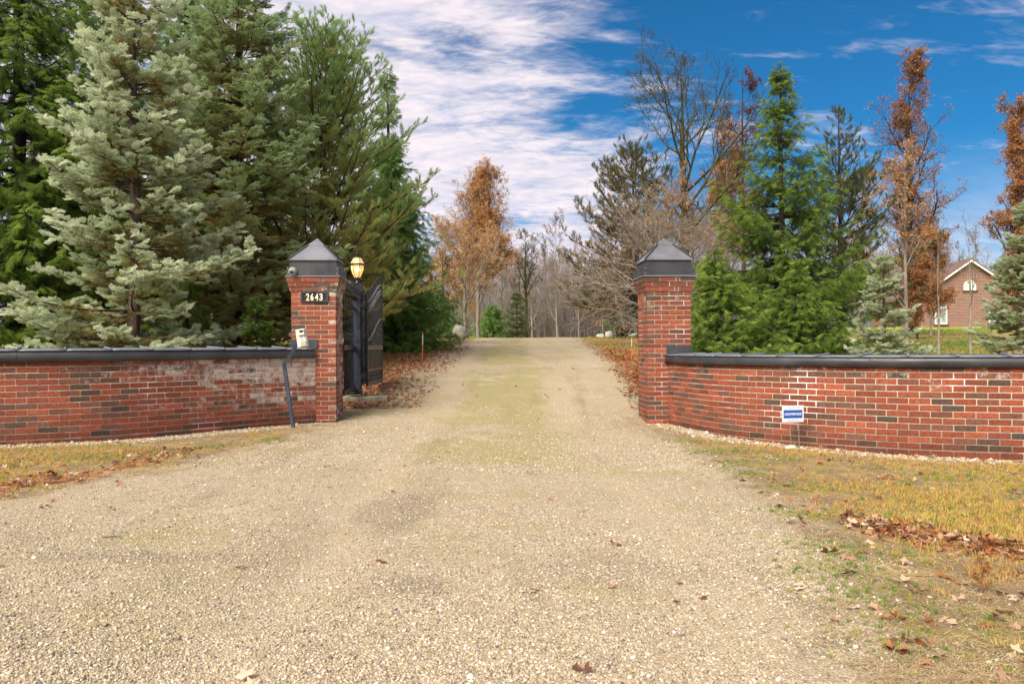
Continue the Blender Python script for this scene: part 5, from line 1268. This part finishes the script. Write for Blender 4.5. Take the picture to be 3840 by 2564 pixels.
stuff('dry_straw', 'matted dead grass strands lying on the bare soil of the verges', 'dead grass', x, y, np.full(n, .002), D, Nn, rg.uniform(.025, .055, n), rg.random(n), T_['straw'], rg)
# leaf litter
x, y = frustum(30000, 2.6, 9.5, 1.2); lf = leafy(x, y); sdv = road(x, y)
keep = notwall(x, y, .02) & (rg.random(len(x)) < (lf ** 1.3 * .6 + .045 * (sdv < .1) * np.clip(.4 + wn(x, y, 2.1, 9), .15, 1) + .25 * (walldist(x, y) < .22) * (wn(x, y, 3, 2) > .1) + .0005)); x1, y1 = x[keep], y[keep]
x, y = frustum(120000, 12.6, 36, 1.4, .5); lf = leafy(x, y) * np.clip(.75 + .5 * wn(x, y, .9, 3), .1, 1); keep = (rg.random(len(x)) < (lf * 1.0 + np.where(road(x, y) > .25, .0012, .02))); x2, y2 = x[keep], y[keep]
x = np.concatenate([x1, x2]); y = np.concatenate([y1, y2]); n = len(x); D, Nn = flatdir(n, .45)
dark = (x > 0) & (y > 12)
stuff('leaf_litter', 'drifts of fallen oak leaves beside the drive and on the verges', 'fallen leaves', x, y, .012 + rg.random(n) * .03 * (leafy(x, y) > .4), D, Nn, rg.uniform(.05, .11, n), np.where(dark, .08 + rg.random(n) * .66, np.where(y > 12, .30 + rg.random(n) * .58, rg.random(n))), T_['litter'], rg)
# lawn grass beyond the gate
x, y = frustum(36000, 13, 45, 1.3, .6); sdv = road(x, y); keep = (sdv < -.3) & (rg.random(len(x)) > leafy(x, y) * .8); x, y = x[keep], y[keep]; n = len(x); D, Nn = flatdir(n, .1); D[:, 2] = 0
stuff('far_lawn_grass', 'mossy yellow and green lawn grass beyond the gate', 'grass', x, y, np.zeros(n), D, Nn, rg.uniform(.05, .10, n), .42 + .30 * (x > 6) + .22 * wn(x, y, .6, 2) + rg.normal(size=n) * .12, T_['grass'], rg)

# single fallen leaves on the open gravel and short grass
lr_ = random.Random(12); lm = []
for i in range(6):
    V, Fc = leaf_geo(np.random.default_rng(500 + i), .5, .4); V = V - np.array([.5, 0, 0]); me = np_mesh('fallen_leaf', V * .1, Fc, M['litter_geo'])
    a = me.attributes.new('tint', 'FLOAT', 'POINT'); a.data.foreach_set('value', np.full(len(V), (.35, .62, .82, .95, .15, .72)[i], np.float32)); lm.append(me)
def leaf_at(px, py, k, s=1.0, label=None, group='single fallen leaves'):
    Z = 1.1 * F / (py - 1304)
    for _ in range(3): Z = (CAMZ - float(gz(X(px, Z), Z))) * F / (py - 1304 + .0053 * (px - 1920))
    xx = X(px, Z); o = link('fallen_leaf', lm[k], None, loc=(xx, Z, float(gz(xx, Z)) + .012 * s)); o.rotation_euler = (lr_.uniform(-.3, .3), lr_.uniform(-.3, .3), lr_.uniform(0, 6.28)); o.scale = (s, s, s)
    tag(o, label or 'single dry oak leaf lying loose on the gravel or short grass', 'leaf', group if not label else None)
leaf_at(2290, 2202, 1, .55, 'small bright orange leaf alone on the gravel, lower middle'); leaf_at(928, 2552, 3, 1.15, 'pale pink leaf at the bottom edge of the gravel'); leaf_at(2062, 1873, 1, .6, 'tiny orange leaf on the gravel in the centre of the drive')
leaf_at(3070, 1740, 1, 1.3, 'upright orange leaf on the grass in front of the yard sign'); leaf_at(2990, 2205, 3, 1.1, 'tan oak leaf on the gravel edge, right foreground'); leaf_at(3820, 2360, 5, 1.1, 'tan leaf near the right bottom corner'); leaf_at(3540, 2330, 2, .9, 'pale curled leaf in the right foreground weeds')
for i, (px, py) in enumerate([(2905, 1858), (3020, 1840), (2960, 1960), (3010, 1975), (3090, 2010), (3230, 2075), (3400, 2110), (3380, 2140), (3530, 2165), (3600, 2190), (3760, 2140), (3120, 2330), (3190, 2280), (3450, 2275), (2790, 1650), (2690, 1640), (2510, 1610), (2600, 1700), (2650, 1725), (3160, 1880), (3290, 1895), (3640, 1900), (2880, 1845), (3700, 2250), (3790, 2245), (3340, 2105), (1003, 1690), (1170, 1660), (640, 1720), (420, 1760), (505, 1780), (330, 1700), (165, 1905), (190, 1880), (740, 1745), (860, 1700), (1290, 1600), (2040, 1720), (1700, 1605), (1720, 1610), (1530, 1610), (2150, 1640), (2300, 1690), (2000, 2215), (2530, 2260), (2540, 2190), (2630, 2240), (900, 2130), (105, 2070), (180, 1900), (1470, 1845)]):
    leaf_at(px, py, (3, 2, 0, 5, 4, 1)[i % 6], lr_.uniform(.5, .85))
# twig, dry weed
tx, ty = X(418, 4.45), 4.45; m = MB(); m.tube([(-.06, .01, 0), (-.03, -.005, .004), (.01, -.008, .006), (.06, .002, .004)], [.002, .003, .003, .0015], 5)
tag(m.build('twig', M['bark_dark'], loc=(tx, ty, float(gz(tx, ty)) + .008)), 'thin dark twig lying on the gravel at the left', 'twig')
def dryweed():
    Z = 3.55; x0 = X(3672, Z); r = np.random.default_rng(5); root = thing('dry_weed', 'small dead orange brown seedling standing in the right foreground', 'dry plant', (x0, Z, float(gz(x0, Z))))
    P = np.stack([np.zeros(6), np.zeros(6), np.linspace(0, .15, 6)], 1)[None]; R = np.linspace(.003, .0015, 6)[None]
    P1, R1 = grow(P, R, 14, .1, .95, (25, 60), .5, .5, 5, r, .2, .6, .001, tf=.5); P2, R2 = grow(P1, R1, 8, .2, .98, (25, 60), .5, .3, 3, r, .3, .6, .0008)
    V, Fq = tubes([(P, R), (P1, R1), (P2, R2)], 3); link('stem', np_mesh('stem', V, Fq, M['dryweed']), root)
    pts = np.concatenate([P2[:, 1], P2[:, 2], P1[:, 3]]); pts = np.repeat(pts, 2, 0) + r.normal(size=(len(pts) * 2, 3)) * .004; n = len(pts)
    scatter('leaflets', pts, euler_from(r.normal(size=(n, 3)), r.normal(size=(n, 3))), r.uniform(.008, .016, n), (.55 + .2 * r.normal(size=n)).clip(0, 1), T_['oakleaf'], root, r)
M['dryweed'] = simple('dry stems', (.30, .15, .05), .9, .3, 50.)
T_['oakleaf'] = [leaf_clump(90 + i, 3, M['oak'], 'leaflet') for i in range(2)]
dryweed()
